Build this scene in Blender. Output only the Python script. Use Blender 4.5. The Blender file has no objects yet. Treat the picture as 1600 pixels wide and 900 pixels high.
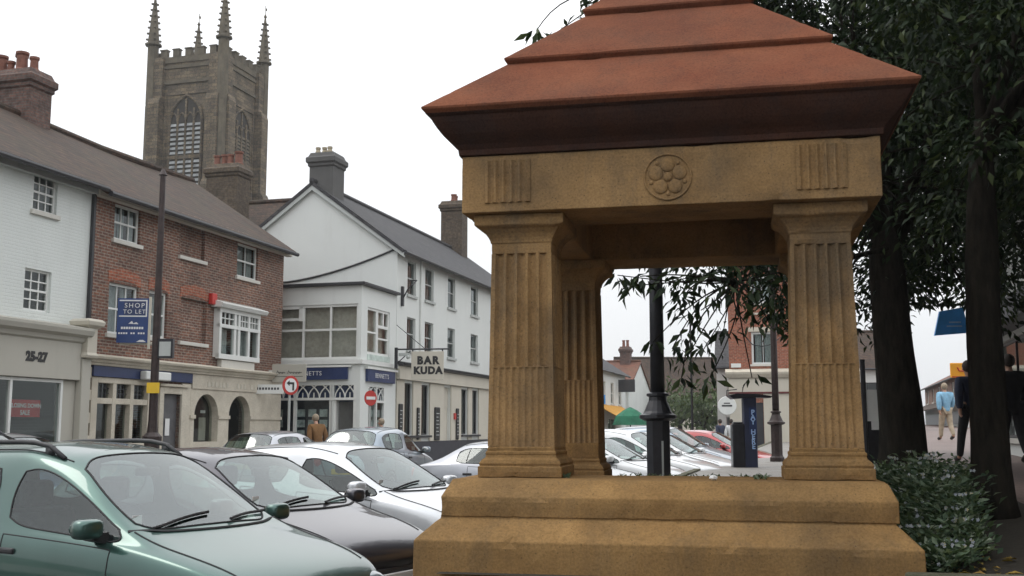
import bpy, bmesh, math, random
import numpy as np
from mathutils import Vector, Matrix
from mathutils.bvhtree import BVHTree
from mathutils import noise as mnoise
parent_seed = 3.7

rnd = random.Random(7)
rng = np.random.default_rng(11)
sc = bpy.context.scene
C = sc.collection
PI = math.pi
EYE = 1.68
F = 1700.0
TH = math.atan(220 / F)

# ---------------------------------------------------------------- helpers
def at(px, py, Y):
    dx = (px - 800) / F; dy = (450 - py) / F
    r = Vector((dx, math.cos(TH) - dy * math.sin(TH), math.sin(TH) + dy * math.cos(TH)))
    return Vector((0, 0, EYE)) + r * (Y / r.y)

def tag(o, label=None, cat=None, group=None, kind=None):
    if label: o['label'] = label
    if cat: o['category'] = cat
    if group: o['group'] = group
    if kind: o['kind'] = kind
    return o

def empty(name, loc, rz=0, label=None, cat=None, group=None):
    o = bpy.data.objects.new(name, None)
    o.empty_display_size = .2
    C.objects.link(o); o.location = loc; o.rotation_euler = (0, 0, rz)
    return tag(o, label, cat, group)

def link_mesh(name, me, mat=None, parent=None):
    if mat is not None:
        me.materials.clear(); me.materials.append(mat)
    o = bpy.data.objects.new(name, me); C.objects.link(o)
    if parent is not None: o.parent = parent
    return o

class MB:
    """collects geometry, then builds ONE mesh object"""
    def __init__(s, M=None): s.v = []; s.f = []; s.M = M
    def p(s, co):
        c = Vector(co)
        if s.M is not None: c = s.M @ c
        s.v.append(c); return len(s.v) - 1
    def face(s, pts): s.f.append([s.p(q) for q in pts])
    def box(s, x0, x1, y0, y1, z0, z1):
        i = [s.p(q) for q in ((x0,y0,z0),(x1,y0,z0),(x1,y1,z0),(x0,y1,z0),(x0,y0,z1),(x1,y0,z1),(x1,y1,z1),(x0,y1,z1))]
        for q in ((0,3,2,1),(4,5,6,7),(0,1,5,4),(1,2,6,5),(2,3,7,6),(3,0,4,7)): s.f.append([i[k] for k in q])
        return s
    def prism(s, poly, axis, a, b):
        """poly of 2-d points extruded from a to b along axis ('x': (y,z), 'y': (x,z), 'z': (x,y))"""
        def co(q, w):
            return (w, q[0], q[1]) if axis == 'x' else (q[0], w, q[1]) if axis == 'y' else (q[0], q[1], w)
        A = [s.p(co(q, a)) for q in poly]; B = [s.p(co(q, b)) for q in poly]
        n = len(poly)
        s.f.append(A[::-1]); s.f.append(B)
        for k in range(n): s.f.append([A[k], A[(k+1) % n], B[(k+1) % n], B[k]])
        return s
    def slab(s, q, t):
        """quad q thickened downwards along its normal by t"""
        q = [Vector(a) for a in q]
        n = (q[1]-q[0]).cross(q[2]-q[0]).normalized()
        A = [s.p(a) for a in q]; B = [s.p(a - n*t) for a in q]
        m = len(q)
        s.f.append(A); s.f.append(B[::-1])
        for k in range(m): s.f.append([A[(k+1) % m], A[k], B[k], B[(k+1) % m]])
        return s
    def sq(s, prof, cx=0, cy=0, caps=True):
        """rectangular lathe: prof of (hx, hy, z)"""
        rings = [[s.p((cx+sx*hx, cy+sy*hy, z)) for sx, sy in ((-1,-1),(1,-1),(1,1),(-1,1))] for hx, hy, z in prof]
        for a, b in zip(rings, rings[1:]):
            for k in range(4): s.f.append([a[k], a[(k+1) % 4], b[(k+1) % 4], b[k]])
        if caps: s.f.append(rings[0][::-1]); s.f.append(rings[-1])
        return s
    def lathe(s, prof, cx=0, cy=0, n=16, caps=True):
        rings = [[s.p((cx+r*math.cos(2*PI*k/n), cy+r*math.sin(2*PI*k/n), z)) for k in range(n)] for r, z in prof]
        for a, b in zip(rings, rings[1:]):
            for k in range(n): s.f.append([a[k], a[(k+1) % n], b[(k+1) % n], b[k]])
        if caps: s.f.append(rings[0][::-1]); s.f.append(rings[-1])
        return s
    def tube(s, path, r, n=8, caps=True):
        path = [Vector(q) for q in path]
        rs = r if isinstance(r, (list, tuple)) else [r]*len(path)
        rings = []; a = None
        for i, q in enumerate(path):
            d = (path[min(i+1, len(path)-1)] - path[max(i-1, 0)]).normalized()
            if a is None:
                a = d.cross(Vector((0,0,1)))
                if a.length < .05: a = d.cross(Vector((1,0,0)))
            else:
                a = a - d*a.dot(d)
                if a.length < 1e-4: a = d.cross(Vector((1,.3,.2)))
            a.normalize(); b = d.cross(a)
            rings.append([s.p(q + (a*math.cos(2*PI*k/n) + b*math.sin(2*PI*k/n))*rs[i]) for k in range(n)])
        for a, b in zip(rings, rings[1:]):
            for k in range(n): s.f.append([a[k], a[(k+1) % n], b[(k+1) % n], b[k]])
        if caps: s.f.append(rings[0][::-1]); s.f.append(rings[-1])
        return s
    def bar(s, a, b, w):
        return s.tube([a, b], w*.7, 4)
    def ball(s, c, rx, ry, rz, n=10, m=6):
        rings = []
        for j in range(1, m):
            t = PI*j/m
            rings.append([s.p((c[0]+rx*math.sin(t)*math.cos(2*PI*k/n), c[1]+ry*math.sin(t)*math.sin(2*PI*k/n), c[2]-rz*math.cos(t))) for k in range(n)])
        lo = s.p((c[0], c[1], c[2]-rz)); hi = s.p((c[0], c[1], c[2]+rz))
        for a, b in zip(rings, rings[1:]):
            for k in range(n): s.f.append([a[k], a[(k+1) % n], b[(k+1) % n], b[k]])
        for k in range(n):
            s.f.append([lo, rings[0][(k+1) % n], rings[0][k]]); s.f.append([hi, rings[-1][k], rings[-1][(k+1) % n]])
        return s
    def wall(s, x0, x1, z0, z1, holes=(), y=0.0, reveal=.14):
        """front (facing -Y) with rectangular openings and reveals"""
        xs = sorted({x0, x1, *[h[0] for h in holes], *[h[1] for h in holes]})
        zs = sorted({z0, z1, *[h[2] for h in holes], *[h[3] for h in holes]})
        xs = [a for a in xs if x0-1e-6 <= a <= x1+1e-6]; zs = [a for a in zs if z0-1e-6 <= a <= z1+1e-6]
        for a, b in zip(xs, xs[1:]):
            for c, d in zip(zs, zs[1:]):
                mx, mz = (a+b)/2, (c+d)/2
                if any(h[0] < mx < h[1] and h[2] < mz < h[3] for h in holes): continue
                s.face([(a,y,c),(b,y,c),(b,y,d),(a,y,d)])
        for a, b, c, d in holes:
            w = y + reveal
            s.face([(a,y,c),(a,y,d),(a,w,d),(a,w,c)]); s.face([(b,y,c),(b,w,c),(b,w,d),(b,y,d)])
            s.face([(a,y,d),(b,y,d),(b,w,d),(a,w,d)]); s.face([(a,y,c),(a,w,c),(b,w,c),(b,y,c)])
        return s
    def build(s, name, mat, parent=None, smooth=False, bevel=0, seg=2, fix=True, worn=0, step=.07):
        me = bpy.data.meshes.new(name)
        me.from_pydata([tuple(q) for q in s.v], [], s.f)
        if fix:
            bm = bmesh.new(); bm.from_mesh(me)
            bmesh.ops.remove_doubles(bm, verts=bm.verts, dist=1e-5)
            bmesh.ops.recalc_face_normals(bm, faces=bm.faces)
            if worn:                                  # weathered arrises: long edges cut up, then nibbled inwards
                for _ in range(6):
                    es = [e for e in bm.edges if e.calc_length() > step]
                    if not es: break
                    bmesh.ops.subdivide_edges(bm, edges=es, cuts=1, use_grid_fill=True)
                bm.normal_update()
                mv = []
                for v in bm.verts:
                    a = v.calc_edge_angle_max() if False else max([e.calc_face_angle(0) for e in v.link_edges] or [0])
                    n1 = mnoise.noise(v.co*5.0+Vector((parent_seed, 0, 0))); n2 = mnoise.noise(v.co*17.0)
                    d = worn*(.35*n1+.25*n2)
                    if a > .5: d -= worn*(.6+2.2*max(0, n1+.5*n2-.18)*2)
                    mv.append((v, v.normal*d))
                for v, d in mv: v.co += d
            bm.to_mesh(me); bm.free()
        if smooth: me.polygons.foreach_set('use_smooth', [True]*len(me.polygons))
        o = link_mesh(name, me, mat, parent)
        if bevel:
            b = o.modifiers.new('bevel', 'BEVEL'); b.width = bevel; b.segments = seg; b.limit_method = 'ANGLE'; b.angle_limit = .6
        return o

def rotM(deg, loc): return Matrix.Translation(Vector(loc)) @ Matrix.Rotation(math.radians(deg), 4, 'Z')

def text(name, body, size, mat, parent, loc, rot=(PI/2,0,0), ext=.004, bold=0.0, align='CENTER', spacing=1.0, xs=1.0):
    cu = bpy.data.curves.new(name, 'FONT')
    cu.body = body; cu.size = size; cu.extrude = ext; cu.offset = bold; cu.align_x = align; cu.align_y = 'CENTER'
    cu.space_character = spacing; cu.resolution_u = 4
    cu.materials.append(mat)
    o = bpy.data.objects.new(name, cu); C.objects.link(o)
    me = bpy.data.meshes.new_from_object(o.evaluated_get(bpy.context.evaluated_depsgraph_get()))
    bpy.data.objects.remove(o); bpy.data.curves.remove(cu)
    o = link_mesh(name, me, mat)
    o.location = loc; o.rotation_euler = rot; o.scale = (xs, 1, 1); o.parent = parent
    return o

# ---------------------------------------------------------------- materials
class NT:
    def __init__(s, name):
        s.m = bpy.data.materials.new(name); s.m.use_nodes = True
        s.t = s.m.node_tree; s.n = s.t.nodes; s.b = s.n['Principled BSDF']; s.out = s.n['Material Output']
    def add(s, typ, **kw):
        nd = s.n.new(typ)
        for k, v in kw.items():
            if k.startswith('i_'):
                key = k[2:].replace('_', ' ')
                nd.inputs[int(key) if key.isdigit() else key].default_value = v
            else: setattr(nd, k, v)
        return nd
    def l(s, a, b): s.t.links.new(a, b)
    def coord(s, kind='Object'): return s.add('ShaderNodeTexCoord').outputs[kind]
    def noise(s, scale, detail=6, rough=.6, vec=None):
        nd = s.add('ShaderNodeTexNoise', i_Scale=scale, i_Detail=detail, i_Roughness=rough)
        s.l(vec if vec is not None else s.coord(), nd.inputs['Vector'])
        return nd.outputs['Fac']
    def ramp(s, fac, stops):
        r = s.add('ShaderNodeValToRGB'); e = r.color_ramp.elements
        while len(e) < len(stops): e.new(.5)
        for k, (p, c) in enumerate(stops):
            e[k].position = p; e[k].color = c if len(c) == 4 else (*c, 1)
        s.l(fac, r.inputs['Fac']); return r.outputs['Color']
    def mix(s, fac, a, b, mode='MIX'):
        nd = s.add('ShaderNodeMix', data_type='RGBA', blend_type=mode)
        for val, i in ((fac, 0), (a, 6), (b, 7)):
            if hasattr(val, 'is_linked') or hasattr(val, 'links'): s.l(val, nd.inputs[i])
            else: nd.inputs[i].default_value = val if i == 0 else ((*val, 1) if len(val) == 3 else val)
        return nd.outputs[2]
    def bump(s, h, strength=.3, dist=.02):
        nd = s.add('ShaderNodeBump', i_Strength=strength, i_Distance=dist)
        s.l(h, nd.inputs['Height']); s.l(nd.outputs['Normal'], s.b.inputs['Normal'])
    def base(s, c):
        if hasattr(c, 'links'): s.l(c, s.b.inputs['Base Color'])
        else: s.b.inputs['Base Color'].default_value = (*c, 1)
    def set(s, **kw):
        for k, v in kw.items(): s.b.inputs[k.replace('_', ' ')].default_value = v
        return s

def plain(name, col, rough=.6, metal=0.0, coat=0.0, var=.25, scale=3.0, spec=.5):
    """one colour with soft wear; good for paint, metal, plastic, cloth"""
    m = NT(name)
    n = m.noise(scale, 5)
    d = tuple(max(0, c*(1-var)) for c in col); u = tuple(min(1, c*(1+var)) for c in col)
    m.base(m.ramp(n, [(.3, d), (.7, u)]))
    m.set(Roughness=rough, Metallic=metal, Coat_Weight=coat, Specular_IOR_Level=spec)
    m.b.inputs['Coat Roughness'].default_value = .06
    return m.m

def wall_vec(m):
    sep = m.add('ShaderNodeSeparateXYZ'); m.l(m.coord(), sep.inputs[0])
    ad = m.add('ShaderNodeMath', operation='ADD'); m.l(sep.outputs[0], ad.inputs[0]); m.l(sep.outputs[1], ad.inputs[1])
    cb = m.add('ShaderNodeCombineXYZ'); m.l(ad.outputs[0], cb.inputs[0]); m.l(sep.outputs[2], cb.inputs[1])
    return cb.outputs[0]

def bricks(name, c1, c2, mortar, w=.225, h=.075, msize=.010, var=.5, bump=.3, rough=.9, off=.5):
    m = NT(name); v = wall_vec(m)
    b = m.add('ShaderNodeTexBrick', offset=off, i_Scale=1.0, i_Mortar_Size=msize, i_Brick_Width=w, i_Row_Height=h, i_Bias=0.0)
    b.inputs['Color1'].default_value = (*c1, 1); b.inputs['Color2'].default_value = (*c2, 1); b.inputs['Mortar'].default_value = (*mortar, 1)
    m.l(v, b.inputs['Vector'])
    n = m.noise(.7, 8, .65); n2 = m.noise(9, 4)
    g = m.ramp(n, [(.3, (1-var*.6,)*3), (.7, (1+var*.3,)*3)])
    g2 = m.ramp(n2, [(.3, (.58,)*3), (.7, (1.35,)*3)])
    c = m.mix(1.0, b.outputs['Color'], g, 'MULTIPLY'); c = m.mix(1.0, c, g2, 'MULTIPLY')
    m.base(c); m.set(Roughness=rough)
    inv = m.add('ShaderNodeMath', operation='SUBTRACT'); inv.inputs[0].default_value = 1; m.l(b.outputs['Fac'], inv.inputs[1])
    m.bump(inv.outputs[0], bump, .02)
    return m.m

def render_mat(name, col, var=.12, rough=.85, brick=False, grime=(.30, .29, .26)):
    """painted wall with faint streaks"""
    m = NT(name)
    mp = m.add('ShaderNodeMapping'); mp.inputs['Scale'].default_value = (1, 1, .15); m.l(m.coord(), mp.inputs[0])
    n = m.noise(1.6, 8, .7, mp.outputs[0]); n2 = m.noise(.5, 5)
    c = m.ramp(n2, [(.3, tuple(x*(1-var) for x in col)), (.7, col)])
    f = m.ramp(n, [(.55, (0, 0, 0)), (.85, (.45,)*3)])
    c = m.mix(f, c, grime); m.base(c); m.set(Roughness=rough)
    if brick:
        b = m.add('ShaderNodeTexBrick', i_Scale=1.0, i_Mortar_Size=.012, i_Brick_Width=.225, i_Row_Height=.075)
        m.l(wall_vec(m), b.inputs['Vector'])
        inv = m.add('ShaderNodeMath', operation='SUBTRACT'); inv.inputs[0].default_value = 1; m.l(b.outputs['Fac'], inv.inputs[1])
        m.bump(inv.outputs[0], .55, .02)
    else:
        m.bump(m.noise(30, 4), .12, .01)
    return m.m

def tiles(name, c1, c2, w=.17, h=.085, moss=(.06, .065, .03), mossf=.5):
    m = NT(name); v = wall_vec(m)
    b = m.add('ShaderNodeTexBrick', i_Scale=1.0, i_Mortar_Size=.010, i_Brick_Width=w, i_Row_Height=h)
    b.inputs['Color1'].default_value = (*c1, 1); b.inputs['Color2'].default_value = (*c2, 1)
    b.inputs['Mortar'].default_value = tuple(x*.35 for x in c1) + (1,)
    m.l(v, b.inputs['Vector'])
    n = m.noise(.9, 8, .7)
    c = m.mix(m.ramp(n, [(.45, (0,)*3), (.75, (mossf,)*3)]), b.outputs['Color'], moss)
    c = m.mix(1.0, c, m.ramp(m.noise(5, 6, .7), [(.3, (.55,)*3), (.7, (1.4,)*3)]), 'MULTIPLY')
    m.base(c); m.set(Roughness=.85)
    inv = m.add('ShaderNodeMath', operation='SUBTRACT'); inv.inputs[0].default_value = 1; m.l(b.outputs['Fac'], inv.inputs[1])
    m.bump(inv.outputs[0], .5, .03)
    return m.m

def stone(name, a, b_, dark, streak=.5, bump=.25, scale=1.0):
    """warm sandstone: blotches, bedding, lichen grey patches and pits"""
    m = NT(name)
    n = m.noise(2.2*scale, 8, .65); n2 = m.noise(.9*scale, 6, .6); n3 = m.noise(60, 3, .7)
    mp = m.add('ShaderNodeMapping'); mp.inputs['Scale'].default_value = (1, 1, .3); m.l(m.coord(), mp.inputs[0])
    n4 = m.noise(3.2*scale, 8, .75, mp.outputs[0])
    c = m.ramp(n, [(.3, a), (.7, b_)])
    c = m.mix(m.ramp(n4, [(.5, (0,)*3), (.75, (streak,)*3)]), c, dark)
    c = m.mix(m.ramp(n2, [(.46, (0,)*3), (.66, (streak*.9,)*3)]), c, tuple(x*.74 for x in dark))
    c = m.mix(1.0, c, m.ramp(n3, [(.25, (.70,)*3), (.6, (1.1,)*3)]), 'MULTIPLY')
    vo = m.add('ShaderNodeTexVoronoi', i_Scale=26.0); m.l(m.coord(), vo.inputs['Vector'])
    c = m.mix(m.ramp(vo.outputs['Distance'], [(.05, (.75,)*3), (.16, (0,)*3)]), c, tuple(x*.5 for x in dark))
    m.base(c); m.set(Roughness=.95, Specular_IOR_Level=.08)
    ad = m.add('ShaderNodeMath', operation='MULTIPLY_ADD'); m.l(n3, ad.inputs[0]); ad.inputs[1].default_value = .35; m.l(m.noise(14, 6), ad.inputs[2])
    m.bump(ad.outputs[0], bump, .02)
    return m.m

def glass(name, tint=(.75, .85, .82), ior=1.6, gloss=.02, alpha=.75, floor=.06):
    m = NT(name); m.n.remove(m.b)
    tr = m.add('ShaderNodeBsdfTransparent'); tr.inputs[0].default_value = (*[t*alpha for t in tint], 1)
    gl = m.add('ShaderNodeBsdfGlossy'); gl.inputs[0].default_value = (.92, .97, .97, 1); gl.inputs['Roughness'].default_value = gloss
    fr = m.add('ShaderNodeFresnel'); ge = m.add('ShaderNodeNewGeometry'); mr = m.add('ShaderNodeMapRange')       # same gloss from either side of the pane
    m.l(ge.outputs['Backfacing'], mr.inputs['Value']); mr.inputs['To Min'].default_value = ior; mr.inputs['To Max'].default_value = 1/ior; m.l(mr.outputs[0], fr.inputs['IOR'])
    ad = m.add('ShaderNodeMath', operation='ADD', use_clamp=True); m.l(fr.outputs[0], ad.inputs[0]); ad.inputs[1].default_value = floor
    mx = m.add('ShaderNodeMixShader'); m.l(ad.outputs[0], mx.inputs[0]); m.l(tr.outputs[0], mx.inputs[1]); m.l(gl.outputs[0], mx.inputs[2])
    nb = m.add('ShaderNodeBump', i_Strength=.03, i_Distance=.05); m.l(m.noise(1.5, 2), nb.inputs['Height'])
    m.l(nb.outputs[0], gl.inputs['Normal'])
    m.l(mx.outputs[0], m.out.inputs['Surface'])
    return m.m

def leaf_mat(name, dark, light, trans=.25, hue=None):
    m = NT(name)
    g = m.add('ShaderNodeNewGeometry')
    c = m.ramp(g.outputs['Random Per Island'], [(0, dark), (.7, light), (1, hue or tuple(x*1.25 for x in light))])
    m.base(c); m.set(Roughness=.6, Specular_IOR_Level=.2)
    t = m.add('ShaderNodeBsdfTranslucent'); m.l(m.mix(1.0, c, (1.4, 1.5, .8), 'MULTIPLY'), t.inputs['Color'])
    mx = m.add('ShaderNodeMixShader'); mx.inputs[0].default_value = trans
    m.l(m.b.outputs[0], mx.inputs[1]); m.l(t.outputs[0], mx.inputs[2]); m.l(mx.outputs[0], m.out.inputs['Surface'])
    return m.m

def bark_mat(name, a, b):
    m = NT(name)
    mp = m.add('ShaderNodeMapping'); mp.inputs['Scale'].default_value = (1, 1, .22); m.l(m.coord(), mp.inputs[0])
    n = m.noise(14, 8, .7, mp.outputs[0])
    m.base(m.ramp(n, [(.35, a), (.7, b)])); m.set(Roughness=.95, Specular_IOR_Level=.1); m.bump(n, .9, .05)
    return m.m

M = {}
M['stone'] = stone('sandstone', (.225, .138, .064), (.405, .252, .115), (.140, .114, .084), .75)
M['stone_step'] = stone('step_sandstone', (.215, .126, .052), (.345, .208, .086), (.140, .102, .062), .6)
M['roofstone'] = stone('red_slab', (.158, .054, .030), (.212, .084, .046), (.105, .055, .040), .6, .16, .8)
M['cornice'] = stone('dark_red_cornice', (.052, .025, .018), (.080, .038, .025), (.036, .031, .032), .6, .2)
M['brick'] = bricks('old_red_brick', (.235, .095, .058), (.125, .062, .048), (.27, .22, .175), msize=.013, var=.7)
M['brick_red'] = bricks('bright_red_brick', (.36, .10, .05), (.28, .08, .045), (.30, .22, .16), var=.3)
M['brick_chim'] = bricks('sooty_brick', (.16, .085, .065), (.10, .060, .050), (.11, .095, .085), var=.6)
M['grey_chim'] = render_mat('grey_cement', (.115, .112, .108), .3, .9, grime=(.06, .06, .06))
M['brown_chim'] = bricks('brown_chimney_brick', (.12, .085, .055), (.085, .062, .045), (.10, .085, .065), var=.6)
M['white'] = render_mat('white_painted_render', (.72, .74, .71), .07, grime=(.50, .50, .47))
M['white_brick'] = render_mat('white_painted_brick', (.70, .73, .70), .08, brick=True, grime=(.50, .51, .48))
M['cream'] = render_mat('cream_paint', (.60, .56, .47), .12, grime=(.36, .33, .27))
M['palestone'] = stone('pale_dressed_stone', (.55, .50, .41), (.66, .61, .51), (.40, .35, .28), .35, .15)
M['shopgrey'] = render_mat('stone_coloured_fascia', (.47, .45, .39), .1, grime=(.33, .31, .27))
M['frame'] = plain('white_window_paint', (.74, .75, .72), .45, var=.06)
M['framegrey'] = plain('grey_window_paint', (.42, .44, .42), .5, var=.1)
M['frameblack'] = plain('dark_frame_paint', (.03, .03, .035), .4, var=.2)
M['sill'] = render_mat('sill_stone', (.66, .64, .58), .15)
M['roof_brown'] = tiles('brown_clay_tiles', (.074, .041, .025), (.040, .026, .019), w=.2, h=.13, moss=(.040, .042, .020))
M['roof_slate'] = tiles('grey_slates', (.060, .058, .060), (.046, .045, .050), .28, .2, (.07, .07, .062), .35)
M['roof_red'] = tiles('red_clay_tiles', (.22, .085, .05), (.15, .065, .045))
M['lead'] = plain('lead_flashing', (.10, .105, .11), .6, var=.3)
M['gutter'] = plain('black_gutter', (.025, .025, .028), .45, var=.2)
M['pot'] = plain('terracotta_pot', (.19, .080, .055), .85, var=.3, scale=6)
M['pot_pale'] = plain('buff_pot', (.36, .31, .22), .85, var=.3, scale=6)
M['tower'] = bricks('tower_stone', (.200, .152, .096), (.108, .086, .062), (.080, .070, .056), .62, .30, .02, .9, .5)
M['tower_dark'] = stone('tower_dressings', (.125, .108, .082), (.172, .148, .110), (.085, .078, .068), .5)
M['louvre'] = plain('pale_louvre', (.27, .28, .28), .8, var=.4, scale=2)
M['glass'] = glass('window_glass', (.72, .78, .76), 1.45, .01, .85, .02)
M['glass_office'] = glass('reeded_office_glass', (.85, .85, .80), 1.45, .06, .95, .02)
M['glass_car'] = glass('car_glass', (.55, .68, .64), 1.5, .02, .9, .03)
M['glass_screen'] = glass('windscreen_glass', (.80, .94, .89), 1.6, .04, .75, .085)
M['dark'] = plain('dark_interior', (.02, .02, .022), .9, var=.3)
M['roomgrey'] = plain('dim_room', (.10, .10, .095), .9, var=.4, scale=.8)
M['curtain'] = plain('net_curtain', (.50, .52, .52), .9, var=.2, scale=10)
M['blind'] = plain('grey_office_blind', (.46, .46, .43), .9, var=.18, scale=7)
M['navy'] = plain('navy_fascia', (.018, .035, .11), .4, var=.2)
M['blueboard'] = plain('blue_board', (.014, .045, .17), .4, var=.15)
M['whitepaint'] = plain('white_lettering', (.75, .75, .74), .5, var=.05)
M['blackpaint'] = plain('black_lettering', (.015, .015, .015), .5, var=.1)
M['red'] = plain('signal_red', (.48, .03, .022), .4, var=.1)
M['yellow'] = plain('sign_yellow', (.75, .48, .02), .5, var=.1)
M['orange'] = plain('sign_orange', (.82, .36, .02), .5, var=.1)
M['awning_orange'] = plain('awning_orange_cloth', (.62, .30, .03), .8, var=.15)
M['signblue'] = plain('banner_blue', (.06, .33, .80), .6, var=.2)
M['greencloth'] = plain('green_canvas', (.015, .14, .075), .8, var=.3)
M['iron'] = plain('black_iron_paint', (.016, .016, .020), .38, .2, var=.4, scale=9)
M['iron_brown'] = plain('dark_brown_iron', (.035, .022, .020), .5, .2, var=.4, scale=9)
M['asphalt'] = None
M['rubber'] = plain('black_rubber', (.015, .015, .016), .7, var=.2)
M['plastic'] = plain('black_plastic', (.02, .02, .022), .5, var=.2)
M['chrome'] = plain('bright_metal', (.60, .60, .60), .22, 1.0, var=.1)
M['alloy'] = plain('wheel_alloy', (.45, .45, .46), .35, .8, var=.1)
M['lens'] = plain('headlamp_lens', (.22, .25, .27), .12, .3, 1.0, var=.3)
M['taillens'] = plain('tail_lamp_lens', (.45, .02, .02), .12, 0, 1.0, var=.1)
M['seat'] = plain('car_seat_cloth', (.07, .07, .075), .9, var=.3, scale=12)
M['bark'] = bark_mat('dark_bark', (.010, .009, .007), (.034, .029, .022))
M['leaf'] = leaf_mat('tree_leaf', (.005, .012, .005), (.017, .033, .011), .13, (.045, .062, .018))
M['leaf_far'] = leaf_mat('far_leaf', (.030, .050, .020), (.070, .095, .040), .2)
M['bedleaf'] = leaf_mat('bed_leaf', (.032, .060, .034), (.110, .155, .095), .25, (.22, .26, .19))
M['bedflower'] = leaf_mat('bed_flower', (.30, .33, .42), (.50, .52, .56), .2, (.50, .45, .25))
M['litter'] = leaf_mat('fallen_leaf', (.16, .10, .02), (.36, .26, .06), .1, (.30, .15, .05))
M['skin'] = plain('skin', (.46, .26, .18), .6, var=.08)
M['hair'] = plain('dark_hair', (.03, .02, .015), .7, var=.3, scale=20)
M['hair_fair'] = plain('greying_hair', (.30, .24, .17), .7, var=.3, scale=20)
M['shoe'] = plain('dark_shoe', (.02, .018, .016), .5, var=.2)
for k, c in dict(cloth_blue=(.22, .42, .58), cloth_khaki=(.40, .33, .24), cloth_dark=(.020, .022, .028), cloth_navy=(.025, .032, .06),
                 cloth_brown=(.17, .085, .030), cloth_pale=(.55, .56, .56), cloth_black=(.014, .014, .016)).items():
    M[k] = plain(k, c, .9, var=.25, scale=8)

def paint(name, col, metal=.35, rough=.28):
    m = NT(name)
    m.base(m.ramp(m.noise(2.0, 3), [(.3, tuple(x*.94 for x in col)), (.7, tuple(min(1, x*1.05) for x in col))]))
    m.set(Metallic=metal, Roughness=rough, Coat_Weight=1.0); m.b.inputs['Coat Roughness'].default_value = .04
    return m.m
PT = dict(green=paint('teal_green_paint', (.046, .104, .088), .75, .33), grey=paint('purple_grey_paint', (.054, .051, .062), .6, .34),
          white=paint('white_silver_paint', (.62, .64, .66), .25), silver=paint('silver_paint', (.42, .43, .46), .55),
          white2=paint('plain_white_paint', (.74, .75, .75), 0), red=paint('red_paint', (.38, .02, .02), .1),
          blue=paint('dark_blue_paint', (.03, .055, .16), .3), steel=paint('blue_silver_paint', (.28, .33, .38), .5))

def ground_mat(name, c1, c2, scale=40, patch=.25, bump=.3, rough=.85, slab=None):
    m = NT(name)
    n = m.noise(scale, 6, .7); n2 = m.noise(.35, 7, .65)
    c = m.ramp(n, [(.3, c1), (.7, c2)])
    c = m.mix(m.ramp(n2, [(.45, (0,)*3), (.7, (patch,)*3)]), c, tuple(x*.45 for x in c1))
    if slab:
        b = m.add('ShaderNodeTexBrick', i_Scale=1.0, i_Mortar_Size=.008, i_Brick_Width=slab[0], i_Row_Height=slab[1])
        b.inputs['Color1'].default_value = (1, 1, 1, 1); b.inputs['Color2'].default_value = (.84, .80, .78, 1); b.inputs['Mortar'].default_value = (.4, .38, .36, 1)
        m.l(m.coord(), b.inputs['Vector']); c = m.mix(1.0, c, b.outputs['Color'], 'MULTIPLY')
    m.base(c); m.set(Roughness=rough); m.bump(n, bump, .01)
    return m.m
M['asphalt'] = ground_mat('asphalt', (.045, .045, .046), (.075, .074, .072), 60)
M['ground'] = ground_mat('far_ground', (.05, .055, .04), (.08, .085, .06), 8)
M['soil'] = ground_mat('damp_soil', (.020, .016, .011), (.050, .040, .026), 25, .4, .9)
M['paving'] = ground_mat('pink_brick_paving', (.175, .125, .110), (.235, .172, .152), 30, .3, .3, .6, (.20, .10))
M['slabs'] = ground_mat('grey_paving_slabs', (.22, .21, .19), (.30, .29, .27), 30, .3, .3, .7, (.6, .45))
M['kerb'] = stone('mossy_kerb', (.14, .13, .10), (.20, .19, .15), (.045, .055, .022), .8)
M['line'] = ground_mat('road_paint', (.55, .55, .53), (.72, .72, .70), 60, .4)

# ---------------------------------------------------------------- frames
UD = Vector((math.sin(math.atan(490/1714)), math.cos(math.atan(490/1714)), 0))    # the street's direction
ND = Vector((UD.y, -UD.x, 0))                                                     # out of the left hand facades
ANG = math.atan2(UD.y, UD.x)
B0 = Vector((-7.45, 35, 0)); C0 = Vector((-4.05, 38, 0))
PSI = -math.atan(.21)
PR = Vector((math.cos(PSI), math.sin(PSI), 0)); PB = Vector((-PR.y, PR.x, 0))
P0 = Vector((1.142, 7.6, 0)) - .06*PR
V0 = Vector((-.78, 7, 0))                                                         # a point on the raised verge's left edge

def street(t, s, z=0): return B0 + UD*t + ND*s + Vector((0, 0, z))
def ss(x, a, b):
    t = min(1, max(0, (x-a)/(b-a))); return t*t*(3-2*t)
def verge_h(x, y):
    d = Vector((x, y, 0)) - V0; s = d.dot(ND); t = d.dot(UD)
    lo = .72 + .006*max(t, 0); hi = .92 + .012*y
    v = (Vector((x, y, 0))-P0).dot(PB)
    return lo + (hi-lo)*ss(s, 2.0, 4.3)*(.25+.75*ss(v, -.5, 2.4))

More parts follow.
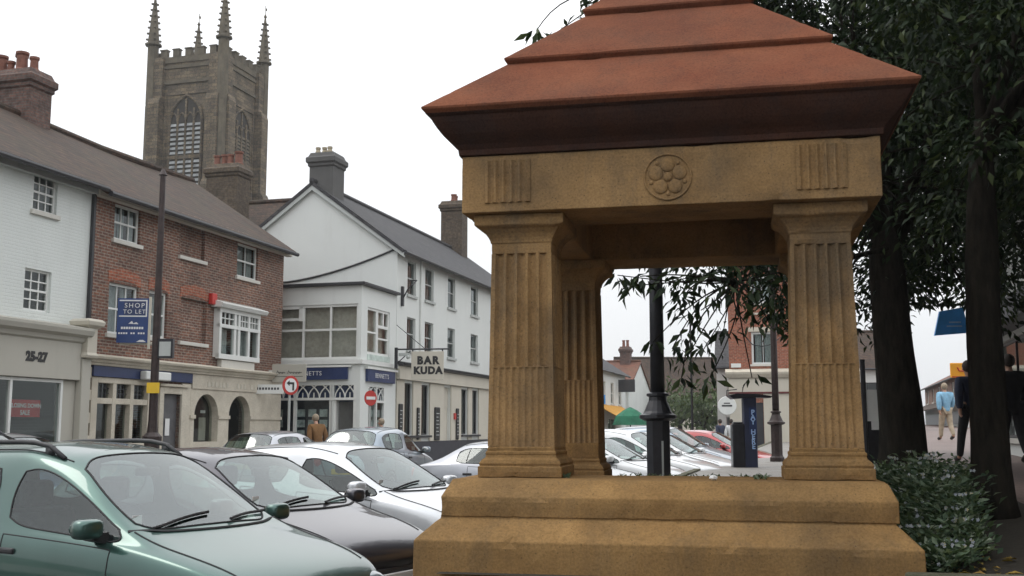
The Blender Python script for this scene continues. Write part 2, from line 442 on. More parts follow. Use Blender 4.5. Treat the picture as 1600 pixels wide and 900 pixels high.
# ---------------------------------------------------------------- setting: ground, road, pavements
g = MB(); g.face([(-400,-60,-.02),(400,-60,-.02),(400,600,-.02),(-400,600,-.02)]); tag(g.build('ground', M['ground']), kind='structure')
def gz(y): return .009*max(0, y-9)                  # the street climbs gently away from the camera
def strip(name, mat, t0, t1, s0, s1, z0, z1, org=street, n=24):
    m = MB()
    for i in range(n):
        a, b = t0+(t1-t0)*i/n, t0+(t1-t0)*(i+1)/n
        q = [org(a, s0), org(b, s0), org(b, s1), org(a, s1)]
        m.face([(c.x, c.y, gz(c.y)+z1) for c in q])
        m.face([(q[3].x, q[3].y, gz(q[3].y)+z1), (q[2].x, q[2].y, gz(q[2].y)+z1), (q[2].x, q[2].y, gz(q[2].y)+z0), (q[3].x, q[3].y, gz(q[3].y)+z0)])
    return tag(m.build(name, mat), kind='structure')
strip('road', M['asphalt'], -70, 150, 3.2, 32, -.1, .0)
strip('pavement', M['slabs'], -60, 110, -1.0, 5.0, -.1, .13)
strip('kerb', M['kerb'], -60, 110, 5.0, 5.15, -.1, .125)

F0 = P0 - .50*PB
def front_t(s):
    s0 = (F0-V0).dot(ND); t0 = (F0-V0).dot(UD)
    a = (s-s0)/PR.dot(ND); return t0 + a*PR.dot(UD)
def terrain(name, mat, s0, s1, t_lo, t_hi, n, m_, lift=0):
    vs = []; fs = []
    for j in range(m_+1):
        for i in range(n+1):
            s = s0 + (s1-s0)*i/n; lo = t_lo if t_lo is not None else front_t(s)
            k = j/m_; t = lo + (t_hi-lo)*k
            p = V0 + ND*s + UD*t
            vs.append((p.x, p.y, verge_h(p.x, p.y)+lift))
    for j in range(m_):
        for i in range(n):
            a = j*(n+1)+i; fs.append((a, a+1, a+n+2, a+n+1))
    b = MB(); b.v = [Vector(v) for v in vs]; b.f = [list(f) for f in fs]
    return tag(b.build(name, mat, smooth=True), kind='structure')
terrain('bed_soil', M['soil'], .14, 4.3, None, 6.2, 24, 28)
terrain('verge_path', M['slabs'], .14, 4.3, 6.2, 90, 10, 40)
terrain('pavement', M['paving'], 4.3, 16, -7, 90, 16, 50)
k = MB()                                                                       # edging of the raised verge
for a, b in zip(range(1, 60), range(2, 61)):
    pa = V0 + UD*(front_t(0)+a*1.0); pb = V0 + UD*(front_t(0)+b*1.0-.006)
    z = verge_h(pa.x, pa.y)+.04; q = [pa, pb, pb+ND*.14, pa+ND*.14]
    k.prism([(c.x, c.y) for c in q], 'z', -.05, z)
tag(k.build('retaining_kerb', M['kerb'], bevel=.015), kind='structure')
k = MB()
for a in range(0, 9):
    pa = F0 + PR*(-1.55+a*1.0); pb = F0 + PR*(-1.55+a*1.0+.99); q = [pa-PB*.14, pb-PB*.14, pb, pa]
    k.prism([(c.x, c.y) for c in q], 'z', -.05, .815 if a >= 3 else .50)
tag(k.build('front_kerb', M['kerb'], bevel=.02), kind='structure')

# ---------------------------------------------------------------- the stone pavilion
pav = empty('stone_pavilion', (P0.x, P0.y, 0), PSI, 'small square sandstone pavilion with fluted pillars and a stepped red pyramid roof', 'pavilion')
CY = 1.55
b = MB(); b.sq([(1.66, 1.95, .55), (1.655, 1.95, .93), (1.512, 1.792, 1.072), (1.512, 1.792, 1.10)], -.058, CY)
b.build('lower_step', M['stone_step'], pav, bevel=.008, worn=.006)
b = MB(); b.box(-1.575, 1.475, .72, CY+1.8, 1.075, 1.215)
b.build('platform', M['stone_step'], pav, bevel=.012)
b = MB(); b.prism([(-.25, 1.075), (-.25, 1.215), (-.10, 1.33), (.715, 1.33), (.715, 1.075)], 'x', -1.52, 1.52)
# the sill's ends slope in like its front
for i in range(len(b.v)):
    if b.v[i].z > 1.3: b.v[i].x *= 1.475/1.52
    b.v[i].x -= .045
b.build('upper_step', M['stone_step'], pav, bevel=.007, worn=.006)

def fluted(h, n, d, per=7):
    """square outline of half width h with n hollow flutes on every side"""
    pts = []
    for kk in range(4):
        a = kk*PI/2; e = h*.90; w = 2*e/n; side = [(-h, -h)]
        for i in range(n):
            x0 = -e + i*w
            for j in range(per+1):
                u = j/per; side.append((x0 + w*(.10+.80*u), -h + d*math.sin(PI*u)))
        for x, y in side: pts.append((x*math.cos(a)-y*math.sin(a), x*math.sin(a)+y*math.cos(a)))
    return pts
def pillar(cx, cy, zb, wt=.226, wb=.248):
    b = MB()
    w = lambda z: wb - (wb-wt)*(z-1.53)/(3.0-1.53)
    rings = []
    def seg(z0, z1, n, d):
        A = [b.p((cx+x, cy+y, z0)) for x, y in fluted(w(z0), n, d)]; B_ = [b.p((cx+x, cy+y, z1)) for x, y in fluted(w(z1), n, d)]
        m = len(A)
        for i in range(m): b.f.append([A[i], A[(i+1) % m], B_[(i+1) % m], B_[i]])
    seg(1.55, 2.13, 9, .011); seg(2.13, 2.98, 5, .030)
    b.sq([(w(2.13), w(2.13), 2.127), (w(2.13), w(2.13), 2.135)], cx, cy)
    o = b.build('pillar', M['stone'], pav)
    c = MB(); c.sq([(h+o, h+o, z) for h in (wt,) for o, z in ((0, 2.975), (.003, 3.05), (.012, 3.06), (.012, 3.075), (.02, 3.095), (.04, 3.125), (.07, 3.155), (.10, 3.172), (.112, 3.18), (.112, 3.258))], cx, cy)
    c.build('capital', M['stone'], o, bevel=.005, worn=.004, step=.05)
    d = MB(); d.sq([(wb+o, wb+o, z) for o, z in ((.062, zb), (.062, zb+.078), (.050, zb+.082), (.056, zb+.10), (.040, zb+.125), (.018, zb+.142), (.012, zb+.160), (.016, zb+.166), (.014, zb+.185), (.004, zb+.190), (.003, zb+.21), (.002, max(zb+.215, 1.552)))], cx, cy)
    d.build('base', M['stone_step'], o, bevel=.004, worn=.004, step=.05)
pillar(-1.075, .41, 1.332); pillar(1.078, .41, 1.332, .208, .240)
pillar(-1.05, 2.69, 1.217); pillar(1.20, 2.69, 1.217, .21, .235)
b = MB()
for r in ((1.49, 1.55), (.86, .92)): pass
o4 = [(-1.49, 0), (1.49, 0), (1.49, 3.1), (-1.49, 3.1)]; i4 = [(-.84, .64), (.84, .64), (.84, 2.46), (-.84, 2.46)]
z0, z1, zc = 3.26, 3.69, 3.60
for kk in range(4):
    a, c, d, e = o4[kk], o4[(kk+1) % 4], i4[(kk+1) % 4], i4[kk]
    b.face([(*a, z0), (*c, z0), (*c, z1), (*a, z1)]); b.face([(*a, z0), (*e, z0), (*d, z0), (*c, z0)])
    b.face([(*e, z0), (*e, zc), (*d, zc), (*d, z0)])
b.face([(*p, zc) for p in i4]); b.face([(*p, z1) for p in o4[::-1]])
ent = b.build('beam', M['stone'], pav, bevel=.006, worn=.006)
def triglyph(x0, x1, za, zb_):
    m = MB(); n = 5; w = (x1-x0)/n; prof = [(x0-.02, 0.002)]
    for i in range(n):
        for j in range(7):
            u = j/6; prof.append((x0+w*(i+.08+.84*u), -.012 + .022*math.sin(PI*u)))
    prof.append((x1+.02, .002))
    m2 = [(x, min(y, .0)-.0025) for x, y in prof]
    A = [m.p((x, y, za)) for x, y in prof]; B_ = [m.p((x, y, zb_)) for x, y in prof]
    for i in range(len(A)-1): m.f.append([A[i], A[i+1], B_[i+1], B_[i]])
    back = [m.p((x0-.02, .03, za)), m.p((x1+.02, .03, za)), m.p((x1+.02, .03, zb_)), m.p((x0-.02, .03, zb_))]
    m.f.append([back[0]]+A+[back[1]]); m.f.append([back[3]]+B_+[back[2]])
    # push the grooves through the beam's face so that they stand a little proud of it
    for v in m.v: v.y -= .012
    m.build('triglyph_panel', M['stone'], ent)
triglyph(-1.29, -.99, 3.33, 3.645); triglyph(.94, 1.24, 3.33, 3.645)
m = MB()
ring = [(.03+.165*math.cos(t), -.004, 3.465+.165*math.sin(t)) for t in np.linspace(0, 2*PI, 41)]
m.tube(ring, .008, 6)
for kk in range(5):
    a = PI/2 + kk*2*PI/5; m.ball((.03+.088*math.cos(a), -.002, 3.465+.088*math.sin(a)), .052, .013, .052, 12, 8)
    a += PI/5; m.ball((.03+.125*math.cos(a), -.001, 3.465+.125*math.sin(a)), .016, .008, .016, 8, 6)
m.ball((.03, -.004, 3.465), .034, .015, .034, 12, 8)
m.build('rose_roundel', M['stone'], ent, smooth=True)
b = MB()
hx = lambda d: 1.49+d
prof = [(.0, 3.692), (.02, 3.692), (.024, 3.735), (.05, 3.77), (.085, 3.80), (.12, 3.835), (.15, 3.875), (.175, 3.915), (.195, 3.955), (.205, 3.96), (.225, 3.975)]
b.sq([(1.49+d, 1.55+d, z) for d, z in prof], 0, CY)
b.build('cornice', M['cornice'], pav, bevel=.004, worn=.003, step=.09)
b = MB()
def tier(h0, z0, h1, z1):
    b.sq([(h0-.06, h0, z0-.055), (h0-.035, h0+.025, z0-.05), (h0-.0, h0+.06, z0-.012), (h0+.002, h0+.062, z0+.006), (h1, h1+.06, z1), (h1-.1, h1-.04, z1)], 0, CY)
tier(1.735, 4.012, 1.20, 4.485); tier(1.225, 4.52, .66, 5.04); tier(.685, 5.08, .15, 5.58)
b.build('roof', M['roofstone'], pav, bevel=.005, worn=.004, step=.09)
b = MB(); b.lathe([(.16, 5.5), (.17, 5.62), (.10, 5.66), (.09, 5.74), (.15, 5.80), (.17, 5.9), (.13, 6.02), (.04, 6.1), (.01, 6.2)], 0, CY, 16)
b.build('finial', M['roofstone'], pav, smooth=True)
b = MB(); b.lathe([(.30, 1.216), (.30, 1.22), (.24, 1.225)], .0, 1.75, 20); b.build('basin_slab', M['stone'], pav)

# ---------------------------------------------------------------- buildings: helpers
def win(par, Mx, x0, x1, z0, z1, cols=2, rows=2, frame='frame', y=.07, sash=True, bar=.028, border=.06, pane='glass', sill=True, curtain=None, back=None, name='window', sillmat='sill'):
    m = MB(Mx)
    m.box(x0, x0+border, y, y+.06, z0, z1); m.box(x1-border, x1, y, y+.06, z0, z1)
    m.box(x0+border, x1-border, y, y+.06, z0, z0+border); m.box(x0+border, x1-border, y, y+.06, z1-border, z1)
    ix0, ix1, iz0, iz1 = x0+border, x1-border, z0+border, z1-border
    for i in range(1, cols):
        c = ix0+(ix1-ix0)*i/cols; m.box(c-bar/2, c+bar/2, y+.012, y+.05, iz0, iz1)
    for i in range(1, rows):
        c = iz0+(iz1-iz0)*i/rows; w = bar*1.7 if sash and i*2 == rows else bar
        m.box(ix0, ix1, y+.008, y+.052, c-w/2, c+w/2)
    f = m.build(name, M[frame], par)
    m = MB(Mx); m.face([(ix0-.01, y+.035, iz0-.01), (ix1+.01, y+.035, iz0-.01), (ix1+.01, y+.035, iz1+.01), (ix0-.01, y+.035, iz1+.01)]); m.build('pane', M[pane], f)
    if sill:
        m = MB(Mx); m.box(x0-.08, x1+.08, -.07, y+.02, z0-.10, z0); m.build('sill', M[sillmat], f, bevel=.008)
    if curtain:
        m = MB(Mx); yy = y+.14
        for a, bb in curtain:
            xa = ix0+(ix1-ix0)*a; xb = ix0+(ix1-ix0)*bb; n = max(4, int((xb-xa)/.035)); pts = []
            for i in range(n+1): pts.append((xa+(xb-xa)*i/n, yy+.02*math.sin(i*2.1)+.012*math.sin(i*.9)))
            for p, q in zip(pts, pts[1:]): m.face([(*p, iz0), (*q, iz0), (*q, iz1), (*p, iz1)])
        m.build('curtain', M['curtain'], f)
    if back:
        m = MB(Mx); m.face([(ix0-.03, y+.3, iz0-.03), (ix1+.03, y+.3, iz0-.03), (ix1+.03, y+.3, iz1+.03), (ix0-.03, y+.3, iz1+.03)]); m.build('blind', M[back], f)
    return f

def chimney(par, x0, x1, y0, y1, z0, z1, mat, pots, potmat='pot', ph=.55, pr=.13, cap=True):
    m = MB(); cx, cy, hx_, hy_ = (x0+x1)/2, (y0+y1)/2, (x1-x0)/2, (y1-y0)/2
    h = z1
    m.sq([(hx_, hy_, z0), (hx_, hy_, h-.55), (hx_+.05, hy_+.05, h-.50), (hx_+.05, hy_+.05, h-.42), (hx_+.11, hy_+.11, h-.36), (hx_+.11, hy_+.11, h-.2), (hx_+.04, hy_+.04, h-.14), (hx_-.02, hy_-.02, h)], cx, cy)
    c = m.build('chimney', mat, par)
    for px, py, s in pots:
        q = MB(); q.lathe([(pr*1.1*s, h-.03), (pr*1.1*s, h+.06), (pr*.9*s, h+.10), (pr*.82*s, h+ph*s-.1), (pr*1.05*s, h+ph*s-.06), (pr*1.05*s, h+ph*s), (pr*.7*s, h+ph*s), (pr*.7*s, h+ph*s-.2)], cx+px*hx_, cy+py*hy_, 12)
        q.build('chimney_pot', M[potmat], c, smooth=False)
    return c

def shell(par, x0, x1, d, z0, z1, mat, front):
    """front holes + plain sides and back"""
    m = MB(); m.wall(x0, x1, z0, z1, front)
    m.face([(x1, 0, z0), (x1, d, z0), (x1, d, z1), (x1, 0, z1)]); m.face([(x0, d, z0), (x0, 0, z0), (x0, 0, z1), (x0, d, z1)])
    m.face([(x1, d, z0), (x0, d, z0), (x0, d, z1), (x1, d, z1)])
    for zf in (3.75, z1-.06):                     # upper floor and ceiling
        if zf < z1: m.face([(x0, .16, zf), (x1, .16, zf), (x1, d, zf), (x0, d, zf)])
    return m

def gable_roof(par, x0, x1, d, ze, zr, mat, ov=.35, gov=.15, th=.12, gut=True, ridge_y=None, sag=0.0, n=10):
    ry = d/2 if ridge_y is None else ridge_y
    sl = (zr-ze)/ry; sl2 = (zr-ze)/(d-ry)
    m = MB(); N = n if sag else 1
    for i in range(N):
        a = x0-gov+(x1-x0+2*gov)*i/N; c = x0-gov+(x1-x0+2*gov)*(i+1)/N
        za = -sag*math.sin(PI*i/N)+sag*.25*math.sin(7*i) if sag else 0; zc_ = -sag*math.sin(PI*(i+1)/N)+sag*.25*math.sin(7*(i+1)) if sag else 0
        m.slab([(a, -ov, ze-ov*sl+th), (c, -ov, ze-ov*sl+th), (c, ry, zr+th+zc_), (a, ry, zr+th+za)], th)
        m.slab([(c, d+ov, ze-ov*sl2+th), (a, d+ov, ze-ov*sl2+th), (a, ry, zr+th+za), (c, ry, zr+th+zc_)], th)
    r = m.build('roof', mat, par, fix=False)
    m = MB(); m.tube([(x0-gov, ry, zr+th+.02), ((x0+x1)/2, ry, zr+th+.02-sag), (x1+gov, ry, zr+th+.02)] if sag else [(x0-gov, ry, zr+th+.02), (x1+gov, ry, zr+th+.02)], .11, 8); m.build('ridge', mat, r)
    if gut:
        m = MB(); m.tube([(x0-gov, -ov-.05, ze-ov*sl+.03), (x1+gov, -ov-.05, ze-ov*sl+.03)], .065, 8); m.build('gutter', M['gutter'], r)
    return r

# ------------------------------------------------- A: white painted house with the 25-27 shop (far left)
bA = empty('white_house', (B0.x, B0.y, 0), ANG, 'white painted brick house at the far left above the shop numbered 25-27', 'building')
XA0, XA1 = -19.5, -9.66
hA = [(-11.68, -10.90, 6.52, 7.40), (-11.80, -10.95, 4.27, 5.20), (-15.2, -14.3, 6.5, 7.4), (-15.3, -14.3, 4.2, 5.3), (-18.4, -10.35, .5, 2.75)]
shell(bA, XA0, XA1, 7.0, 0, 7.6, M['white_brick'], hA).build('wall', M['white_brick'], bA)
win(bA, None, -11.68, -10.90, 6.52, 7.40, 3, 4, pane='glass', border=.05); win(bA, None, -11.80, -10.95, 4.27, 5.20, 3, 4, border=.05, sill=False)
win(bA, None, -15.2, -14.3, 6.5, 7.4, 3, 4); win(bA, None, -15.3, -14.3, 4.2, 5.3, 3, 4)
gable_roof(bA, XA0, XA1, 7.0, 7.6, 9.85, M['roof_brown'], ov=.4, gov=0, gut=True, sag=.06)
m = MB(); m.prism([(0, 7.6), (3.5, 9.84), (7, 7.6)], 'x', XA0, XA0+.1); m.build('gable_wall', M['white_brick'], bA)
m = MB(); m.box(XA0, XA1, -.16, -.003, 7.28, 7.52); m.build('eaves_board', M['framegrey'], bA)
m = MB(); m.box(XA1-.03, XA1+.05, -.09, -.004, 3.9, 7.4); m.build('downpipe', M['gutter'], bA)
# shop front
m = MB(); m.box(-18.6, -10.32, -.42, -.004, 2.78, 3.62); fa = m.build('shop_fascia', M['shopgrey'], bA, bevel=.01)
text('house_numbers', '25-27', .27, M['blackpaint'], fa, (-11.80, -.428, 3.22), bold=.018, spacing=1.05)
m = MB()
m.prism([(-.42, 3.62), (-.48, 3.66), (-.50, 3.74), (-.62, 3.80), (-.66, 3.90), (-.66, 3.96), (-.003, 4.08), (-.003, 3.62)], 'x', -18.7, -10.18)
m.build('shop_cornice', M['shopgrey'], bA)
m = MB(); m.sq([(.21, .17, 3.30), (.21, .20, 3.36), (.17, .16, 3.42), (.17, .16, 3.98), (.28, .26, 4.05), (.30, .28, 4.14), (.24, .22, 4.2)], -10.13, -.40)
m.build('console_bracket', M['cream'], bA, bevel=.01)
m = MB(); m.box(-10.31, -10.0, -.46, -.004, .13, 3.28); m.build('pilaster', M['shopgrey'], bA, bevel=.015)
m = MB(); m.box(-10.75, -10.33, -.30, -.1, .13, 2.77); m.box(-18.4, -10.76, -.36, -.2, .13, .62); m.build('stall_riser', M['shopgrey'], bA, bevel=.01)
m = MB()
for x in (-18.4, -15.5, -12.45, -10.86): m.box(x, x+.07, -.34, -.24, .63, 2.77)
m.box(-18.4, -10.79, -.335, -.245, .625, .70); m.box(-18.4, -10.79, -.335, -.245, 2.70, 2.765)
sw = m.build('shop_window', M['frame'], bA)
m = MB(); m.face([(-18.4, -.29, .62), (-10.76, -.29, .62), (-10.76, -.29, 2.77), (-18.4, -.29, 2.77)]); m.build('pane', M['glass'], sw)
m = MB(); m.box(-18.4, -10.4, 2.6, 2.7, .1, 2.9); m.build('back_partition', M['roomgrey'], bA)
m = MB(); m.box(-12.36, -11.42, -.275, -.27, 1.93, 2.30); po = m.build('poster', M['red'], sw)
text('poster_text', 'CLOSING DOWN', .125, M['whitepaint'], po, (-11.89, -.279, 2.17), ext=.001, bold=.004)
text('poster_text', 'SALE', .14, M['whitepaint'], po, (-11.89, -.279, 2.02), ext=.001, bold=.004)

# ------------------------------------------------- B: the red brick house with arched shop
bB = empty('brick_house', (B0.x, B0.y, 0), ANG, 'three storey weathered red brick house with blind windows and twin arched shop windows', 'building')
XB0, XB1 = -9.64, .05
hB = [(-8.78, -7.72, 6.35, 7.25), (-5.89, -4.66, 6.38, 7.34), (-2.87, -1.63, 6.22, 7.24), (-8.86, -7.66, 4.0, 5.26), (-7.2, -6.38, 4.05, 5.26), (-5.74, -4.45, 4.05, 5.25), (-3.98, -1.78, 3.76, 5.15),
      (-9.22, -7.08, 1.2, 2.92), (-6.42, -5.6, .15, 2.6), (-5.2, -.1, .15, 2.95)]
shell(bB, XB0, XB1, 7.0, 0, 7.55, M['brick'], hB).build('wall', M['brick'], bB)
for x0, x1, z0, z1 in (hB[1], hB[5]):
    m = MB(); m.box(x0-.02, x1+.02, .10, .2, z0-.02, z1+.02); f = m.build('blind_window', M['brick'], bB)
    m = MB(); m.box(x0-.08, x1+.06, -.08, .098, z0-.10, z0); m.build('sill', M['sill'], f, bevel=.01)
win(bB, None, *hB[0], 3, 2, curtain=[(0, .3), (.38, .62), (.8, 1)]); win(bB, None, *hB[2], 2, 2, curtain=[(.15, .5), (.75, 1)])
win(bB, None, *hB[3], 3, 2, curtain=[(0, .45), (.6, .9)]); win(bB, None, *hB[4], 2, 2, curtain=[(.55, .9)])
def arch_lintel(par, x0, x1, z, h, mat):
    m = MB(); n = 8; lo = []; hi = []
    for i in range(n+1):
        u = i/n; x = x0-.06+(x1-x0+.12)*u; lo.append((x, z+.10*math.sin(PI*u)-.10)); hi.append((x, z+h+.12*math.sin(PI*u)-.10))
    m.prism(lo+hi[::-1], 'y', -.012, .05); return m.build('brick_arch', mat, par)
for i in (3, 4, 5): arch_lintel(bB, hB[i][0], hB[i][1], hB[i][3]+.1, .28, M['brick_red'])
# the wide white oriel
m = MB(); x0, x1, z0, z1 = -4.06, -1.72, 3.72, 5.12
y0 = -.20
for a in (x0, x0+.82, x0+1.05, x0+1.62, x1-.12): m.box(a, a+.12, y0, y0+.1, z0, z1)
m.box(x0, x1, y0-.01, y0+.1, z0-.04, z0+.10); m.box(x0, x1, y0-.01, y0+.1, z1-.1, z1+.02); m.box(x0, x1, y0-.012, y0+.1, 4.58, 4.68)
m.box(x0, x0+.1, y0+.1, -.003, z0, z1); m.box(x1-.1, x1, y0+.1, -.003, z0, z1)
for a, c in ((x0+.12, x0+.82), (x0+1.17, x0+1.62), (x0+1.74, x1-.12)):
    for i in (1, 2):
        q = a+(c-a)*i/3; m.box(q-.014, q+.014, y0+.02, y0+.07, 4.68, z1-.1)
    m.box(a, c, y0+.02, y0+.07, 4.84, 4.87)
f = m.build('oriel_window', M['frame'], bB)
m = MB(); m.face([(x0+.02, y0+.06, z0), (x1-.02, y0+.06, z0), (x1-.02, y0+.06, z1), (x0+.02, y0+.06, z1)]); m.build('pane', M['glass'], f)
m = MB(); m.prism([(-.003, 5.145), (-.34, 5.145), (-.40, 5.24), (-.36, 5.27), (-.003, 5.38)], 'x', x0-.16, x1+.16); m.build('oriel_head', M['frame'], f)
m = MB(); m.box(x0+.25, x1-.2, -.16, -.004, 3.36, 3.66); m.build('oriel_apron', M['sill'], f, bevel=.02)
m = MB()
for a, c in ((.05, .3), (.62, .8)): m.box(x0+(x1-x0)*a, x0+(x1-x0)*c, -.02, .0, z0+.1, 4.56)
m.build('curtain', M['curtain'], f)
m = MB(); m.box(-4.38, -4.12, -.14, -.003, 5.20, 5.52); m.build('alarm_box', M['red'], bB, bevel=.02)
m = MB(); m.box(-.75, -.42, -.14, -.003, 3.42, 3.50); m.build('outlet_cowl', M['frame'], bB)
m = MB(); m.prism([(-.003, 3.19), (-.14, 3.19), (-.16, 3.24), (-.20, 3.26), (-.22, 3.31), (-.30, 3.34), (-.32, 3.39), (-.003, 3.47)], 'x', XB0, XB1+.05); m.build('shop_cornice', M['palestone'], bB)
m = MB(); m.box(-9.42, -5.18, -.10, -.003, 2.93, 3.185); bl = m.build('blue_fascia', M['navy'], bB)
m = MB(); m.box(-7.6, -6.5, -.30, -.102, 2.92, 3.14); m.build('box_light', M['frame'], bB, bevel=.03)
m = MB(); m.box(-5.16, .0, -.09, -.003, 2.78, 3.185); fa = m.build('stone_fascia', M['palestone'], bB)
for i in range(15):
    x = -4.4+i*.2
    if i in (6, 7, 11): continue
    q = MB(); q.box(x, x+.11, -.10, -.091, 2.86, 3.0)
    if i % 2: q.box(x+.03, x+.075, -.107, -.10, 2.88, 2.98)
    q.build('raised_letter', M['cream'], fa)
# mullioned window, left
m = MB(); x0, x1, z0, z1 = -9.22, -7.08, 1.2, 2.90
m.box(x0-.18, x0+.05, -.05, .16, z0-.2, z1+.02); m.box(x1-.05, x1+.18, -.05, .16, z0-.2, z1+.02)
w = (x1-x0)/3
for i in (1, 2): m.box(x0+i*w-.07, x0+i*w+.07, -.04, .16, z0, z1)
m.box(x0+.05, x1-.05, -.052, .16, z1-.12, z1+.02); m.box(x0+.05, x1-.05, -.03, .16, 2.28, 2.42); m.box(x0-.2, x1+.2, -.10, .16, z0-.35, z0-.20); m.box(x0+.05, x1-.05, -.048, .16, z0-.2, z0+.12)
for i in range(8):
    zz = z0-.2+i*.27
    for sx in (-1, 1):
        xx = x0-.18 if sx < 0 else x1+.18
        if i % 2: m.box(min(xx, xx+sx*.12), max(xx, xx+sx*.12), -.045, .1, zz, zz+.25)
f = m.build('mullion_window', M['palestone'], bB, bevel=.008)
m = MB(); m.face([(x0, .10, z0), (x1, .10, z0), (x1, .10, z1), (x0, .10, z1)]); m.build('pane', M['glass'], f)
m = MB()
for i in range(3):
    for j in range(1, 4): m.box(x0+i*w+.07+j*(w-.14)/4-.008, x0+i*w+.07+j*(w-.14)/4+.008, .07, .09, 2.42, z1-.1)
    for j in range(1, 3): m.box(x0+i*w+.07, x0+(i+1)*w-.07, .071, .089, 2.42+j*.12-.008, 2.42+j*.12+.008)
m.build('lead_bars', M['frameblack'], f)
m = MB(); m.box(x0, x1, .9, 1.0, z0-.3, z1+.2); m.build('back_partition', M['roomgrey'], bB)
# door
m = MB(); m.box(-6.62, -6.43, -.06, .1, .13, 2.78); m.box(-5.6, -5.18, -.06, .1, .13, 2.90); m.box(-6.43, -5.6, -.06, .1, 2.6, 2.78); m.box(-6.7, -5.35, -.12, .05, 2.79, 2.86)
m.build('door_surround', M['palestone'], bB, bevel=.01)
m = MB(); m.box(-6.42, -5.6, .10, .15, .14, 2.6); m.box(-6.34, -5.68, .08, .1, .3, 1.0); d_ = m.build('door', plain('dark_grey_door', (.10, .10, .105), .45), bB, bevel=.01)
m = MB(); m.box(-6.15, -5.95, .07, .079, 1.5, 1.95); m.build('notice', M['whitepaint'], d_)
m = MB(); m.box(-6.36, -6.32, .03, .079, 1.15, 1.35); m.build('handle', M['chrome'], d_)
# twin arches
def arch_wall(par, x0, x1, z0, z1, arches, y, t, mat, name):
    """flat stone front with round-headed openings"""
    m = MB(); xs = [x0]; n = 14
    def col(xa, xb, la, lb):
        m.face([(xa, y, la), (xb, y, lb), (xb, y, z1), (xa, y, z1)])
        m.face([(xa, y, la), (xa, y+t, la), (xb, y+t, lb), (xb, y, lb)])
    cur = x0
    for a, b_, zs, zbot in arches:
        m.face([(cur, y, z0), (a, y, z0), (a, y, z1), (cur, y, z1)])
        m.face([(a, y, zbot), (a, y, zs), (a, y+t, zs), (a, y+t, zbot)]); m.face([(b_, y, zbot), (b_, y, zs), (b_, y+t, zs), (b_, y+t, zbot)])
        r = (b_-a)/2; cx = (a+b_)/2
        for i in range(n):
            t0 = PI-PI*i/n; t1 = PI-PI*(i+1)/n
            col(cx+r*math.cos(t0), cx+r*math.cos(t1), zs+r*math.sin(t0), zs+r*math.sin(t1))
        m.face([(a, y, z0), (b_, y, z0), (b_, y, zbot), (a, y, zbot)]); m.face([(a, y, zbot), (b_, y, zbot), (b_, y+t, zbot), (a, y+t, zbot)])
        cur = b_
    m.face([(cur, y, z0), (x1, y, z0), (x1, y, z1), (cur, y, z1)])
    m.face([(x0, y, z0), (x0, y, z1), (x0, y+t, z1), (x0, y+t, z0)]); m.face([(x1, y, z0), (x1, y, z1), (x1, y+t, z1), (x1, y+t, z0)])
    return m.build(name, mat, par)
ars = [(-4.98, -3.74, 2.03, 1.32), (-3.16, -1.92, 2.03, 1.32)]
aw = arch_wall(bB, -5.18, -.0, .13, 2.78, ars, -.06, .28, M['palestone'], 'arcade_front')
m = MB()
for a, c in ((-5.18, -4.98), (-3.74, -3.16), (-1.92, -.0)): m.box(a-.03, c+.03, -.10, -.062, 1.96, 2.06)
m.build('impost_band', M['palestone'], aw)
m = MB()
for a, c, zs, zb_ in ars:
    m.face([(a-.02, .14, zb_-.02), (c+.02, .14, zb_-.02), (c+.02, .14, 2.7), (a-.02, .14, 2.7)])
m.build('pane', M['glass'], aw)
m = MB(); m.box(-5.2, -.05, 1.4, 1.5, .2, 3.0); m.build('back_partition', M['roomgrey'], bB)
m = MB(); m.box(-4.15, -3.8, .3, .32, 1.35, 2.0); m.box(-3.1, -2.75, .3, .32, 1.35, 1.95); m.build('window_card', M['cream'], aw)
m = MB(); m.box(-4.25, -4.0, .2, .21, 2.12, 2.2); m.build('window_label', M['whitepaint'], aw)
gable_roof(bB, XB0, XB1, 7.0, 7.55, 9.85, M['roof_brown'], ov=.45, gov=.0, gut=True, sag=.10)
m = MB(); m.box(XB0, XB1+.2, -.20, -.003, 7.26, 7.50)
for i in range(34): m.box(XB0+.1+i*.29, XB0+.22+i*.29, -.30, -.201, 7.36, 7.47)
m.build('eaves_cornice', M['cream'], bB)
m = MB(); m.prism([(0, 7.55), (3.5, 9.84), (7, 7.55)], 'x', XB1-.05, XB1); m.build('gable_wall', M['brick'], bB)

chimney(bB, -8.3, -7.45, 3.15, 5.3, 8.0, 11.22, M['brick_chim'], [(0, -.75, .9), (-.2, -.45, 1.2), (.2, -.3, 1.2), (0, -.05, .8), (-.1, .2, 1.15), (0, .6, 1)], ph=.46, pr=.14)

# estate board, on the brick house's front
eb = empty('letting_board', at(208, 497, 26.2)-Vector((0, 0, .6)), 0.08, 'blue letting board with white lettering fixed to the brick house front', 'sign board')
m = MB(); m.box(-.37, .37, -.02, .02, -.0, 1.08); bd = m.build('board', M['blueboard'], eb)
m = MB(); m.box(-.33, .33, -.026, -.021, 1.01, 1.04); m.box(.30, .33, -.026, -.021, .66, 1.01); m.box(-.33, .33, -.026, -.021, .63, .66); m.build('white_border', M['whitepaint'], bd)
m = MB(); m.box(-.22, .29, -.024, -.021, .67, 1.0); m.build('dark_panel', M['navy'], bd)
text('board_text', 'SHOP', .16, M['whitepaint'], bd, (.03, -.03, .90), ext=.001, spacing=1.3); text('board_text', 'TO LET', .14, M['whitepaint'], bd, (.03, -.03, .75), ext=.001, spacing=1.2)
m = MB(); m.prism([(-.1, .46), (-.02, .53), (.02, .47), (.09, .50), (.14, .45)], 'y', -.026, -.021)
